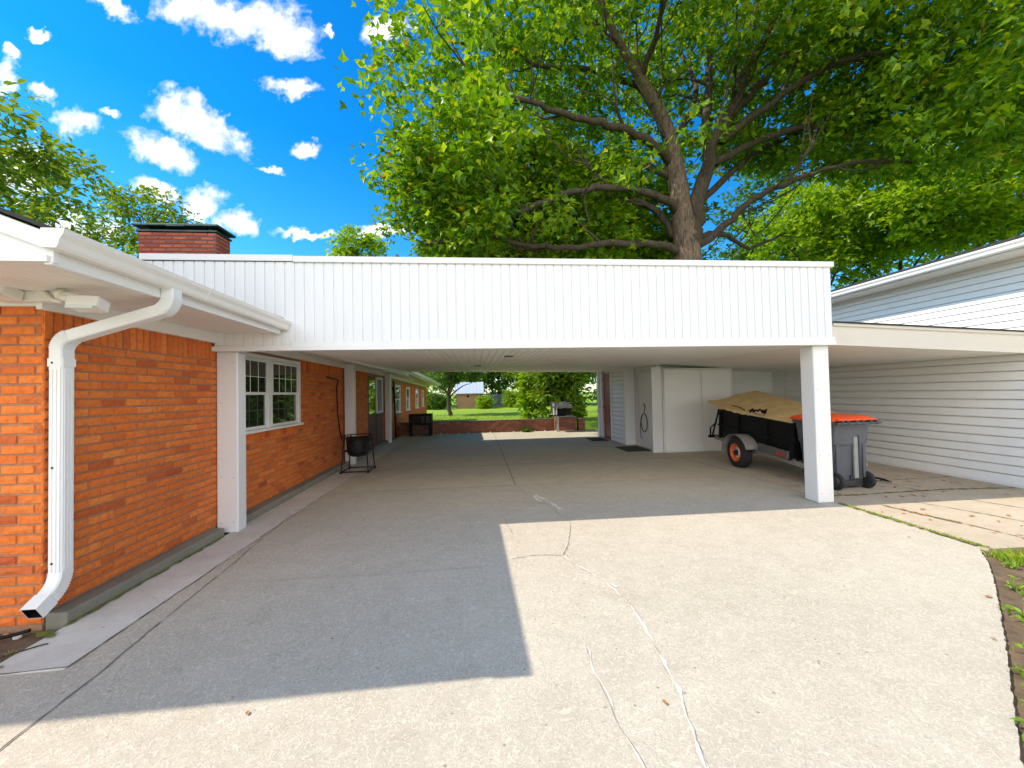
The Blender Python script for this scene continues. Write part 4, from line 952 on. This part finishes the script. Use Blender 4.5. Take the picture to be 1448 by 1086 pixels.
# the big maple behind the carport ---------------------------------
TB = Vector((8.2, 14.5, 0))
def px(*uvy): return [at(u, v, y) for u, v, y in uvy]
limbs = [
 ([TB, (8.2, 14.5, 3.0), at(972, 362, 14.5), at(968, 325, 14.5), at(962, 285, 14.5), at(955, 235, 14.5), at(940, 175, 14.4), at(905, 110, 14.0), at(870, 50, 13.4), at(835, -30, 12.6)], .62, .07),
 (px((973, 352, 14.5), (979, 318, 14.42), (990, 265, 14.2), (1012, 205, 14.0), (1035, 150, 13.9), (1065, 60, 13.6), (1085, -40, 13)), .40, .09),
 (px((1002, 225, 14.2), (1000, 150, 14.6), (1002, 70, 15), (1008, -30, 15.4)), .22, .08),
 (px((1030, 165, 13.9), (1080, 110, 13.4), (1130, 60, 12.8), (1190, 15, 12.2), (1260, -40, 11.4)), .20, .06),
 (px((1020, 200, 14.0), (1090, 145, 13.2), (1170, 95, 12.2), (1260, 70, 11.2), (1370, 60, 10.4)), .17, .05),
 (px((1010, 232, 14.2), (1080, 195, 14.0), (1160, 175, 13.4), (1260, 150, 12.6), (1400, 130, 11.8)), .16, .05),
 (px((985, 290, 14.5), (1050, 230, 15), (1120, 190, 15.6), (1230, 165, 16.2), (1330, 190, 16.5)), .15, .05),
 (px((950, 230, 14.5), (910, 195, 13.8), (860, 175, 13.0), (800, 160, 12.4), (735, 140, 12.0), (665, 150, 11.8)), .19, .05),
 (px((940, 175, 14.4), (900, 125, 14.8), (840, 100, 15), (770, 95, 15.2), (700, 70, 15.4), (640, 60, 15.6)), .16, .05),
 (px((925, 150, 14.2), (885, 80, 14.8), (830, 30, 15.4), (760, -20, 16)), .14, .05),
 (px((955, 250, 14.5), (905, 232, 15.2), (850, 235, 15.8), (790, 215, 16.2), (715, 225, 16.6), (620, 215, 17)), .17, .05),
 (px((960, 300, 14.5), (925, 275, 13.8), (865, 265, 13.2), (800, 275, 12.6), (735, 300, 12.4), (660, 320, 12.4)), .17, .05),
 (px((965, 345, 14.5), (930, 300, 15.2), (890, 285, 15.8), (820, 300, 16.2), (740, 315, 16.6), (640, 290, 17)), .17, .05),
 (px((962, 358, 14.5), (925, 345, 14.0), (850, 345, 13.4), (770, 352, 13.2), (690, 335, 13.0), (600, 345, 13)), .17, .05),
 (px((985, 350, 14.5), (1030, 315, 14.0), (1060, 285, 13.6), (1110, 262, 13.0), (1180, 235, 12.4), (1290, 230, 11.8)), .17, .05),
 (px((980, 340, 14.5), (1020, 330, 15.2), (1060, 350, 16), (1110, 330, 16.8)), .13, .05),
 (px((945, 200, 14.5), (985, 140, 15.8), (960, 60, 17), (940, -30, 18)), .15, .05),
 (px((1035, 150, 13.9), (1060, 100, 12.8), (1100, 20, 11.6), (1150, -60, 10.6)), .14, .05),
 (px((905, 110, 14.0), (930, 40, 12.8), (940, -40, 11.4)), .14, .05),
]
def side_limbs(src, per, seed):
    rnd = random.Random(seed); out_ = []
    for pts, r0, r1 in src:
        sp = smooth_poly(pts, 5); n = len(sp)
        for k in range(per):
            i = int(n*(.28+.62*(k+rnd.random())/per)); i = min(i, n-2); a = sp[i]; d = (sp[i+1]-sp[i]).normalized()
            q = Vector((rnd.gauss(0, 1), rnd.gauss(0, .6)-.25, rnd.gauss(0, .8)+.25)); q = (q-d*q.dot(d)).normalized()
            L = rnd.uniform(1.3, 3.0)*(.6+.4*r0/.3); v1 = (d*.8+q*.75).normalized(); v2 = (d*.6+q*rnd.uniform(.2, 1.0)+Vector((0, 0, rnd.uniform(-.1, .5)))).normalized()
            rr0 = (r0+(r1-r0)*(i/n)**.8)*.5
            out_.append(([a, a+v1*L*.35, a+v1*L*.35+v2*L*.4, a+v1*L*.35+v2*L*.75+Vector((0, 0, .1*L))], max(.03, rr0), .014))
    return out_
sub = side_limbs(limbs[1:], 4, 5)+side_limbs([(limbs[0][0][4:], .36, .07)], 5, 3); limbs = limbs+sub+side_limbs(sub, 2, 9)
prj = lambda p: (lambda d: (PW/2+F_PX*(d.dot(CR))/max(.1, d.dot(CF)), PH/2-F_PX*(d.dot(CU))/max(.1, d.dot(CF))))(Vector(p)-CC)
def keep_maple(p):
    x, y, z = p
    zl = 5.9+.06*max(0, 4-x) if x < 9 else 6.0+min(1, (x-9)/4)*(2.2 if y < 11 else 3.6)
    if z < zl or y < 7.4: return False
    if y < 9 and x < 6 and z < 13: return False
    if abs(x-8.6) < 2.6 and y < 16.2 and z < 10.8: return False
    if x > 10.5 and y > 13.2 and z < 9.2+.62*(y-13.2): return False
    if x < -3.4-.12*(z-9): return False
    if 1.0 < x < 12.5 and y < 13.9+.05*abs(x-8) and z < 12.6 and rng.uniform() < .95: return False   # open under the crown on the camera side of the limbs
    q = math.sin(x*.9+1.3)*math.sin(y*.8+.4)*math.sin(z*1.1+2)
    return q < .46 or rng.uniform() < .2
tg = ellipsoid((7.9, 15.2, 11.0), (11.3, 9.6, 8.4), 1350, .35, None, keep_maple, .10)
low = ellipsoid((3.4, 15.4, 8.4), (6.9, 6.0, 3.0), 620, .2, None, keep_maple, .12)
rt = ellipsoid((14.5, 11.8, 10.6), (7.5, 5.5, 3.6), 380, .2, None, keep_maple, .12)
grow_tree('maple_tree', 'huge spreading maple with pale forked trunk behind the carport', 'tree', TB, limbs, np.vstack([tg, low, rt, ellipsoid((8.6, 19.5, 9.2), (6.5, 3.2, 3.2), 230, .1, None, keep_maple, .1)]), M['leaf'], (M['bark'], M['twig']), per=46, clump=.70, lsize=.245, twig_r=.05)

def simple_tree(name, label, x, y, h, r, leaf, n=120, per=40, lsize=.3, clump=.9, trunk_r=.2, zc_=None, rz=None, shape=LV, group=None, cat='tree', bark='bark_d', lean=0, inner=.3):
    zc_ = zc_ or h*.62; rz = rz or h*.4
    tg = ellipsoid((x+lean, y, zc_), (r, r, rz), n, inner, None, None, .22)
    limbs = [([(x, y, -.05), (x+lean*.3+random.uniform(-.2, .2), y, h*.3), (x+lean*.7, y+random.uniform(-.2, .2), h*.6), (x+lean, y, h*.88)], trunk_r, trunk_r*.2)]
    for k in range(6):
        a = k*1.05+random.uniform(-.3, .3); z0 = h*random.uniform(.25, .55)
        limbs.append(([(x+lean*z0/h, y, z0), (x+lean*.5+math.cos(a)*r*.4, y+math.sin(a)*r*.4, z0+h*.14), (x+lean+math.cos(a)*r*.8, y+math.sin(a)*r*.8, z0+h*.22)], trunk_r*.45, trunk_r*.1))
    return grow_tree(name, label, cat, (x, y, 0), limbs, tg, leaf, (M[bark], M['twig']), per, clump, lsize, shape, .04, .25, group)
# trees behind the house on the left
def place(u, v, y): p = at(u, v, y); return p
for (u, v, y, h_extra, r, lab, n) in ((50, 310, 13, 2.3, 2.0, 'airy tree with drooping compound leaves rising behind the roof ridge', 50), (-50, 240, 9.5, 1.7, 1.7, 'leafy tree cut by the left edge of the photograph above the roof', 34), (205, 320, 17, 1.2, 1.6, 'young tree showing its top just left of the chimney', 34)):
    p = place(u, v, y)
    simple_tree('walnut_tree', lab, p.x, y, p.z+h_extra*.9, r, M['leaf_w'], n, 64, .20, .55, .12, p.z+.2, h_extra, OV, 'trees behind the house', inner=.25)
# trees behind the garage on the right
for (u, v, y, r, rz, lf, lab, n) in ((1160, 330, 24, 4.2, 4.2, 'leaf_y', 'yellow green tree just right of the maple trunk', 170), (1270, 300, 21, 4.0, 3.6, 'leaf_y', 'bright lime green tree above the middle of the garage eave', 190), (1400, 280, 17, 3.8, 3.2, 'leaf_y', 'bright green tree above the right end of the garage eave', 190),
                                     (1090, 330, 30, 4.6, 5, 'leaf_d', 'dark tree close behind the maple trunk', 130), (1330, 230, 30, 6, 5, 'leaf_d', 'tall dark tree far behind the garage', 150)):
    p = place(u, v, y); simple_tree('background_tree', lab, p.x, y, p.z+rz*.7, r, M[lf], n, 46, .33, .85, .22, p.z, rz, LV, 'trees beyond the garage')
p = place(505, 350, 30); simple_tree('background_tree', 'small light green tree top above the fascia left of the maple', p.x, 30, p.z+1.2, 1.9, M['leaf_y'], 60, 40, .28, .6, .16, p.z-.6, 1.8, LV)
# back yard
simple_tree('yard_tree', 'small round tree with slim trunk on the sunny back lawn', -1.85, 29, 4.3, 1.9, M['leaf_d'], 70, 50, .22, .6, .17, 3.4, 1.3, LV)
simple_tree('weeping_tree', 'tall green weeping tree behind the covered grill', 4.7, 21.5, 5.2, 1.4, M['leaf_w'], 120, 60, .34, .6, .16, 2.6, 2.4, OV)
simple_tree('weeping_tree', 'yellow green weeping shrub left of the covered grill', 3.35, 23.5, 2.8, .6, M['leaf_y'], 50, 60, .30, .5, .10, 1.4, 1.4, OV)
simple_tree('yard_tree', 'tree with leaning bare trunk beside the storage room corner', 8.0, 30, 6.5, 2.6, M['leaf_d'], 80, 50, .3, .8, .34, 5.2, 1.8, LV, lean=-.7)
k = 0
for x, y, h, r, lf, lab in ((-9, 48, 9, 4.5, 'leaf_d', 'broad dark tree beyond the far left of the back lawn'), (-3.5, 55, 10, 5, 'leaf_y', 'pale green tree behind the garden shed'), (3.2, 52, 9, 4.5, 'leaf_d', 'dark tree right behind the grey board fence'), (8.5, 48, 10, 4.5, 'leaf_y', 'lime green tree behind the right end of the grey fence'), (14, 44, 10, 5, 'leaf_d', 'dark spreading tree beyond the storage room'), (21, 40, 11, 6, 'leaf_d', 'dark tree glimpsed beyond the right corner post of the storage room')):
    simple_tree('distant_tree', lab, x, y, h, r, M[lf], 120, 40, .45, 1.2, .3, h*.5, h*.46, LV, 'trees at the end of the back lawn', inner=.2)
for x, y, r, lf, lab in ((-5.6, 42, 1.3, 'leaf_y', 'round light green bush left of the garden shed'), (.85, 40.5, .65, 'leaf_y', 'yellow green bush at the right corner of the garden shed'), (3.9, 42.5, 1.0, 'leaf_y', 'rounded lime bush at the right end of the grey fence'), (-3.9, 41, .9, 'leaf_d', 'dark bush near the slim yard tree')):
    t = thing('bush', lab, 'bush', (x, y, 0), 0, 'bushes on the back lawn')
    tg = ellipsoid((x, y, r*.8), (r, r, r*.9), 45, .2, .1); C = np.repeat(tg, 60, axis=0); P = C+rng.normal(size=C.shape)*.2
    V, Fc = leaves(P, .2, None, .1); np_mesh('foliage', V, Fc, M[lf], t)
    mb = MB(); [mb.tube([(x, y, -.05), (x+random.uniform(-.3, .3)*r, y+random.uniform(-.3, .3)*r, r)], .03, 5) for _ in range(4)]; mb.build('stem', M['twig'], t)
# garden shed and board fence far behind
sd = thing('garden_shed', 'small tan shed with pale blue roof at the end of the lawn', 'shed', (-.6, 43, 0))
mb = MB(); mb.box(-2.0, .7, 42, 45, -.05, 1.62); mb.prism([(42, 1.62), (45, 1.62), (43.5, 2.6)], 0, -1.99, .69); mb.build('wall', M['tanwall'], sd)
mb = MB(); mb.loft([[(x, 41.7, 1.50), (x, 41.7, 1.57), (x, 43.5, 2.78), (x, 43.5, 2.70)] for x in (-2.2, .9)]); mb.loft([[(x, 45.3, 1.50), (x, 45.3, 1.57), (x, 43.5, 2.78), (x, 43.5, 2.70)] for x in (-2.2, .9)])
for i in range(9): mb.loft([[(x, 41.69, 1.575), (x, 41.69, 1.60), (x, 43.5, 2.81), (x, 43.5, 2.785)] for x in (-2.15+i*.37, -2.12+i*.37)])
mb.build('roof', M['bluemetal'], sd)
mb = MB(); mb.lathe([(.12, 0), (.12, -.03), (.05, -.035)], (-.8, 42, 1.25), 14, 1); mb.build('vent', M['black'], sd)
fe = thing('board_fence', 'grey blue board fence beside the garden shed', 'fence', (3.6, 44, 0))
mb = MB()
for i in range(13): mb.box(1.35+i*.17, 1.35+i*.17+.15, 44+random.uniform(0, .02), 44.03, -.05, 1.42+random.uniform(-.03, .03))
mb.build('boards', M['fence_blue'], fe)
mb = MB(); mb.box(1.33, 3.6, 44.031, 44.08, .3, .4); mb.box(1.33, 3.6, 44.031, 44.08, 1.1, 1.2); mb.build('rail', M['fence_blue'], fe)
# green clump and pale stones at the foot of the garden wall
def plant(x, y, z, h, n, lf, lab, cat, grp=None, size=.09, name='weed'):
    t = thing(name, lab, cat, (x, y, z), random.uniform(0, 6.28), grp); t['_w'] = (x, y, z)
    mb = MB(); P = []
    for k in range(n):
        a = random.uniform(0, 6.28); l = h*random.uniform(.5, 1.1)
        q = [Vector((x, y, z)), Vector((x+math.cos(a)*l*.4, y+math.sin(a)*l*.4, z+l*.55)), Vector((x+math.cos(a)*l*.95, y+math.sin(a)*l*.95, z+l*.62))]
        mb.tube(smooth_poly(q, 3), .0022, 4, cap=False)
        for s_ in (.45, .7, .85, 1.0): P.append(q[0].lerp(q[1], min(1, s_*1.4)).lerp(q[2], max(0, s_*1.4-.6)))
    mb.build('stem', M['weed'], t)
    P = np.array([tuple(p) for p in P]); V, Fc = leaves(P, size, None, .05, OV, .75); np_mesh('leaf_tuft', V, Fc, lf, t); return t
plant(1.9, 15.05, 0, .22, 26, M['leaf_d'], 'dark green clump at the foot of the low brick wall', 'plant', None, .12, 'ground_plant')
sp = [(gr(u, v).x, gr(u, v).y) for u, v in ((1418, 800), (1412, 828), (1425, 868), (1432, 880), (1428, 905), (1440, 930), (1436, 955), (1443, 975), (1446, 1000), (1440, 842), (1446, 1040))]
wl = ['bright green weed at the driveway edge nearest the paving corner', 'spreading green weed just below the grass corner', 'leafy weed on the soil halfway down the drive edge', 'pale green weed with long leaves beside the drive edge', 'low lime weed below the halfway point of the drive edge', 'thin yellowish weed on the lower drive edge', 'small weed hugging the lower drive edge', 'narrow leaved weed low down the right edge of the photograph', 'green weed near the lower right corner', 'broad weed set back from the drive edge', 'lowest weed beside the drive in the right corner']
for (x, y), lab in zip(sp, wl): plant(x+.08, y-.02, -.022, random.uniform(.06, .11), 6, M['weed'], lab, 'weed', 'weeds along the driveway edge', .042)
for (u, v), lab in (((1425, 684), 'small dark green weed at the foot of the garage wall'), ((1446, 680), 'taller dark weed at the garage wall on the right edge')):
    p = gr(u, v); plant(p.x-.05, p.y, .004, .14, 9, M['leaf_d'], lab, 'weed', 'weeds by the garage wall', .05)
p = gr(1163, 708); plant(p.x, p.y-.03, .004, .05, 6, M['weed'], 'tiny weed at the foot of the right carport post', 'weed', None, .03)
# grass
def blades(n, fx, h, w, base=-.022):
    V = np.zeros((n, 4, 3)); P = np.array([fx() for _ in range(n)])
    a = rng.uniform(0, 6.28, n); l = h*rng.uniform(.5, 1.3, n); c, s = np.cos(a), np.sin(a); b = rng.uniform(.2, .9, n)*l
    V[:, 0] = np.c_[P[:, 0]-s*w, P[:, 1]+c*w, np.full(n, base)]; V[:, 1] = np.c_[P[:, 0]+s*w, P[:, 1]-c*w, np.full(n, base)]
    V[:, 2] = np.c_[P[:, 0]+c*b*.4+s*w*.6, P[:, 1]+s*b*.4-c*w*.6, base+l*.7]; V[:, 3] = np.c_[P[:, 0]+c*b, P[:, 1]+s*b, base+l]
    return V.reshape(-1, 3), np.arange(n*4).reshape(n, 4)
def f_right():
    while True:
        x, y = rng.uniform(4.42, 7.6), rng.uniform(2.2, 3.12)
        if rng.uniform() < (1 if y > 2.75 else .5)*(1-.5*(math.sin(x*5)*math.sin(y*7) > .2)): return x, y
Va, Fa = blades(5600, f_right, .06, .0032)
def f_strip():
    t = rng.uniform(); a, b = (2.3, 1.4), (4.5, 2.95); 
    return a[0]+(b[0]-a[0])*t+abs(rng.normal())*.35+.16, a[1]+(b[1]-a[1])*t-abs(rng.normal())*.12
Vb, Fb = blades(420, f_strip, .04, .003)
def f_left(): return rng.uniform(-4.5, -2.75), 2.45+abs(rng.normal())*.10
Vc, Fc_ = blades(900, f_left, .03, .003, -.012)
def f_moss():
    t = rng.uniform(); return 4.6+rng.normal()*.012, 3.2+1.5*t
Vd, Fd = blades(520, f_moss, .022, .003, .004)
def f_back(): return rng.uniform(-3, 9), 15.6+rng.uniform()**2*14
Ve, Fe = blades(9000, f_back, .09, .012, -.045)
VV = np.vstack([Va, Vb, Vc, Vd, Ve]); o1_, o2_, o3_, o4_ = len(Va), len(Va)+len(Vb), len(Va)+len(Vb)+len(Vc), len(Va)+len(Vb)+len(Vc)+len(Vd)
gg = np_mesh('grass', VV, np.vstack([Fa, Fb+o1_, Fc_+o2_, Fd+o3_, Fe+o4_]), M['grass']); tag(gg, 'short bright green grass along the paving edge and back lawn', 'grass'); gg['kind'] = 'stuff'
# fallen leaves: each one a thing
def leaf_base(w):
    mb = MB(); mb.add([(0, 0, .002), (.5, 0, .012), (1, 0, .004), (.6, .28, .016), (.2, .22, .012), (.6, -.28, .016), (.2, -.22, .010)], [(0, 1, 3, 4), (1, 2, 3), (0, 6, 5, 1), (1, 5, 2)])
    mb.v = [(x*w-.5*w, y*w, z*w*6) for x, y, z in mb.v]; return mb
fl = leaf_base(.07).build('fallen_leaf', M['dry']); tag(fl, 'dry brown leaf lying on the old paving by the garage', 'leaf', 'fallen leaves on the paving by the garage')
fl.location = (5.3, 4.3, .006)
for k in range(74):
    c = fl.copy(); COL.objects.link(c); x = random.uniform(4.7, 7.4); y = random.choice([random.uniform(3.3, 6.4), random.gauss(4.9, .25)])
    if random.random() < .3: s_ = random.random(); x, y = 5.02+.23*s_+random.gauss(0, .03), 4.55-1.4*s_
    c.location = (x, y, .008); c.rotation_euler = (random.uniform(-.3, .3), random.uniform(-.3, .3), random.uniform(0, 6.28)); q = random.uniform(.5, 1.2); c.scale = (q, q*random.uniform(.5, 1), q); ALL.append(c)
f2 = leaf_base(.05).build('fallen_leaf', M['dry']); tag(f2, 'small dry leaf lying at the driveway edge or on the concrete', 'leaf', 'fallen leaves on the drive'); f2.location = gr(1398, 845)+Vector((0, 0, .006))
for u, v in ((180, 822), (1190, 790), (940, 995), (350, 1010), (470, 905), (1085, 655), (1060, 650), (1412, 860), (1405, 905), (700, 650), (350, 795), (905, 600), (1015, 690), (1285, 760)):
    c = f2.copy(); COL.objects.link(c); p = gr(u, v); c.location = (p.x, p.y, .008); c.rotation_euler = (0, 0, random.uniform(0, 6)); q = random.uniform(.35, .7); c.scale = (q, q, q); ALL.append(c)
# stones at the foot of the brick corner and by the garden wall
def stone(x, y, z, r, m, lab, grp):
    mb = MB(); rings = []
    for a in (-.9, -.45, .1, .6, 1.0): rings.append([(x+math.cos(k*.785)*r*math.cos(a)*random.uniform(.85, 1.1), y+math.sin(k*.785)*r*math.cos(a)*random.uniform(.7, 1), z+math.sin(a)*r*.6) for k in range(8)])
    mb.loft(rings, True, 0, True); tag(mb.build('stone', m), lab, 'stone', grp)
for k in range(14): stone(-2.96-.09*k+random.uniform(-.05, .05), 2.87+random.uniform(-.07, .04), 0, random.uniform(.014, .028), M['tanwall'] if k % 3 else M['path'], 'small pebble on the soil at the foot of the front brick face', 'pebbles at the brick corner')
for k in range(12): stone(-1.4+.4*k+random.uniform(-.1, .1), 15.12+random.uniform(-.05, .03), .02, random.uniform(.02, .05), M['sealer'], 'pale stone at the foot of the low garden wall', 'stones along the low garden wall')
cb = [(-3.9, 2.62, .02), (-3.3, 2.70, .03), (-2.98, 2.80, .035), (-2.86, 2.84, .05)]
mb = MB(); mb.tube(smooth_poly(cb, 5), .011, 7); tag(mb.build('cable', M['black']), 'black cable lying on the soil beside the downspout outlet', 'cable')
mb = MB(); mb.tube(smooth_poly([(-2.86, 2.60, .010), (-2.78, 2.64, .014), (-2.70, 2.72, .012), (-2.66, 2.74, .012)], 4), .004, 5); tag(mb.build('twig', M['twig']), 'thin dark twig on the concrete in front of the downspout', 'twig')

# ================================================================== LIGHT
SUN_EL = 45.6; sd_ = Vector((1, -.03, -math.tan(R(SUN_EL)))).normalized()       # travel direction of the light
sun = bpy.data.objects.new('sun', bpy.data.lights.new('sun', 'SUN')); COL.objects.link(sun)
sun.data.energy = 2.75; sun.data.angle = R(.55); sun.data.color = (1, .90, .755)
sun.rotation_euler = sd_.to_track_quat('-Z', 'Y').to_euler()
w = bpy.data.worlds.new('World'); SC.world = w; w.use_nodes = True; nt = w.node_tree
for n in list(nt.nodes): nt.nodes.remove(n)
out = N(nt, 'ShaderNodeOutputWorld'); bg = N(nt, 'ShaderNodeBackground'); lk(nt, bg.outputs[0], out.inputs['Surface'])
sky = N(nt, 'ShaderNodeTexSky', sky_type='NISHITA'); sky.sun_disc = False; sky.sun_elevation = R(SUN_EL)
to_sun = -sd_; sky.sun_rotation = math.atan2(to_sun.x, to_sun.y); sky.air_density = 1.0; sky.dust_density = .3; sky.ozone_density = 2.5
hs = N(nt, 'ShaderNodeHueSaturation'); hs.inputs['Saturation'].default_value = 1.35; hs.inputs['Value'].default_value = 1.0; lk(nt, sky.outputs[0], hs.inputs['Color'])
dirv = N(nt, 'ShaderNodeTexCoord').outputs['Generated']
CLOUDS = [  # photo centre u, v, half width, half height, tilt in degrees
 (335, 28, 118, 40, 12), (270, 12, 60, 30, 0), (400, 45, 60, 38, 20), (160, 6, 42, 18, 25), (285, 172, 92, 30, 32), (245, 160, 42, 30, 10), (230, 213, 64, 26, 22), (104, 174, 36, 24, 8),
 (417, 123, 48, 17, 8), (440, 208, 28, 15, -12), (381, 242, 24, 8, 5), (545, 42, 48, 18, -5), (222, 268, 42, 16, 12), (285, 284, 44, 28, -5), (335, 312, 34, 20, 15), (8, 112, 18, 40, 15), (58, 130, 26, 16, 10), (158, 162, 18, 8, 0),
 (60, 50, 18, 9, 10), (530, 330, 60, 10, -6), (430, 334, 60, 7, 3), (20, 75, 16, 9, 20), (100, 330, 100, 40, 0), (30, 240, 60, 40, 0), (465, 46, 8, 14, 0)]
# gnomonic coordinates of the sky direction about one fixed axis, so each cloud is an ellipse there
def dotc(v):
    n = N(nt, 'ShaderNodeVectorMath', operation='DOT_PRODUCT'); lk(nt, dirv, n.inputs[0]); n.inputs[1].default_value = v; return n.outputs['Value']
dF = math_(nt, 'MAXIMUM', dotc(CF), .05)
pc_ = N(nt, 'ShaderNodeCombineXYZ'); lk(nt, math_(nt, 'DIVIDE', dotc(CR), dF), pc_.inputs[0]); lk(nt, math_(nt, 'DIVIDE', dotc(-CU), dF), pc_.inputs[1])
wob = N(nt, 'ShaderNodeTexNoise'); wob.inputs['Scale'].default_value = 11; wob.inputs['Detail'].default_value = 4; wob.inputs['Roughness'].default_value = .65; lk(nt, pc_.outputs[0], wob.inputs['Vector'])
wv = N(nt, 'ShaderNodeVectorMath', operation='MULTIPLY_ADD'); lk(nt, wob.outputs['Color'], wv.inputs[0]); wv.inputs[1].default_value = (.11, .11, 0); lk(nt, pc_.outputs[0], wv.inputs[2])
acc = None
for (u, v, a_, b_, tl) in CLOUDS:
    mp = N(nt, 'ShaderNodeMapping', vector_type='TEXTURE'); lk(nt, wv.outputs[0], mp.inputs['Vector'])
    mp.inputs['Location'].default_value = ((u-PW/2)/F_PX+.055, (v-PH/2)/F_PX+.055, 0); mp.inputs['Rotation'].default_value = (0, 0, R(tl)); mp.inputs['Scale'].default_value = (a_/F_PX, b_/F_PX, 1)
    ln = N(nt, 'ShaderNodeVectorMath', operation='LENGTH'); lk(nt, mp.outputs[0], ln.inputs[0]); acc = ln.outputs['Value'] if acc is None else math_(nt, 'MINIMUM', acc, ln.outputs['Value'])
acc = math_(nt, 'SUBTRACT', 1.0, acc)
# unseen cloud bank behind the camera, added as fill light for shade and carport
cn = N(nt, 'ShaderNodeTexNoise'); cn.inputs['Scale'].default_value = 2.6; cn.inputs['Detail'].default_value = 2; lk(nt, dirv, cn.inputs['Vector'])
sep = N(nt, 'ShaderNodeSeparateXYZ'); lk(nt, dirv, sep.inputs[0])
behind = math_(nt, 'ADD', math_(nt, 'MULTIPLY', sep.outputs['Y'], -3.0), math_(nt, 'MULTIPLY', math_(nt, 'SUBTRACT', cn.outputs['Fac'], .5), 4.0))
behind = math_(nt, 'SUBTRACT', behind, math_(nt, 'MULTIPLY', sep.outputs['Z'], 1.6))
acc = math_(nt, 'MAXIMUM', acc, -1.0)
fill_bank = ramp(nt, behind, [(.2, 0.0), (1.0, 1.0)])
fn = N(nt, 'ShaderNodeTexNoise'); fn.inputs['Scale'].default_value = 16; fn.inputs['Detail'].default_value = 6; fn.inputs['Roughness'].default_value = .62; lk(nt, pc_.outputs[0], fn.inputs['Vector'])
val = math_(nt, 'ADD', acc, math_(nt, 'MULTIPLY', math_(nt, 'SUBTRACT', fn.outputs['Fac'], .5), 1.45))
mask = ramp(nt, val, [(.02, 0.0), (.22, .25), (.45, .72), (.75, 1.0)])
shade = ramp(nt, fn.outputs['Fac'], [(.40, (3.5, 3.7, 4.05)), (.58, (4.8, 4.8, 4.8))])
CLOUD_GAIN = 1.0
skycol = mix(nt, 1.0, hs.outputs[0], ramp(nt, sep.outputs['Z'], [(0.0, (.72, .80, .80)), (.24, (.40, .78, .80)), (.52, (.07, .66, .79))]), 'MULTIPLY')
fin = mix(nt, fill_bank, mix(nt, mask, skycol, shade), (7.9, 7.9, 7.95))
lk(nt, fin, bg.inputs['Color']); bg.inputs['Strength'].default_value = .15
SC.view_settings.view_transform = 'Standard'; SC.view_settings.look = 'None'; SC.view_settings.exposure = 1.12; SC.view_settings.gamma = 1
w.cycles.sampling_method = 'MANUAL'; w.cycles.sample_map_resolution = 512
SC.cycles.max_bounces = 6; SC.cycles.diffuse_bounces = 4; SC.cycles.transmission_bounces = 4; SC.cycles.sample_clamp_indirect = 6
for o in list(bpy.data.objects):
    if '_w' in o: del o['_w']
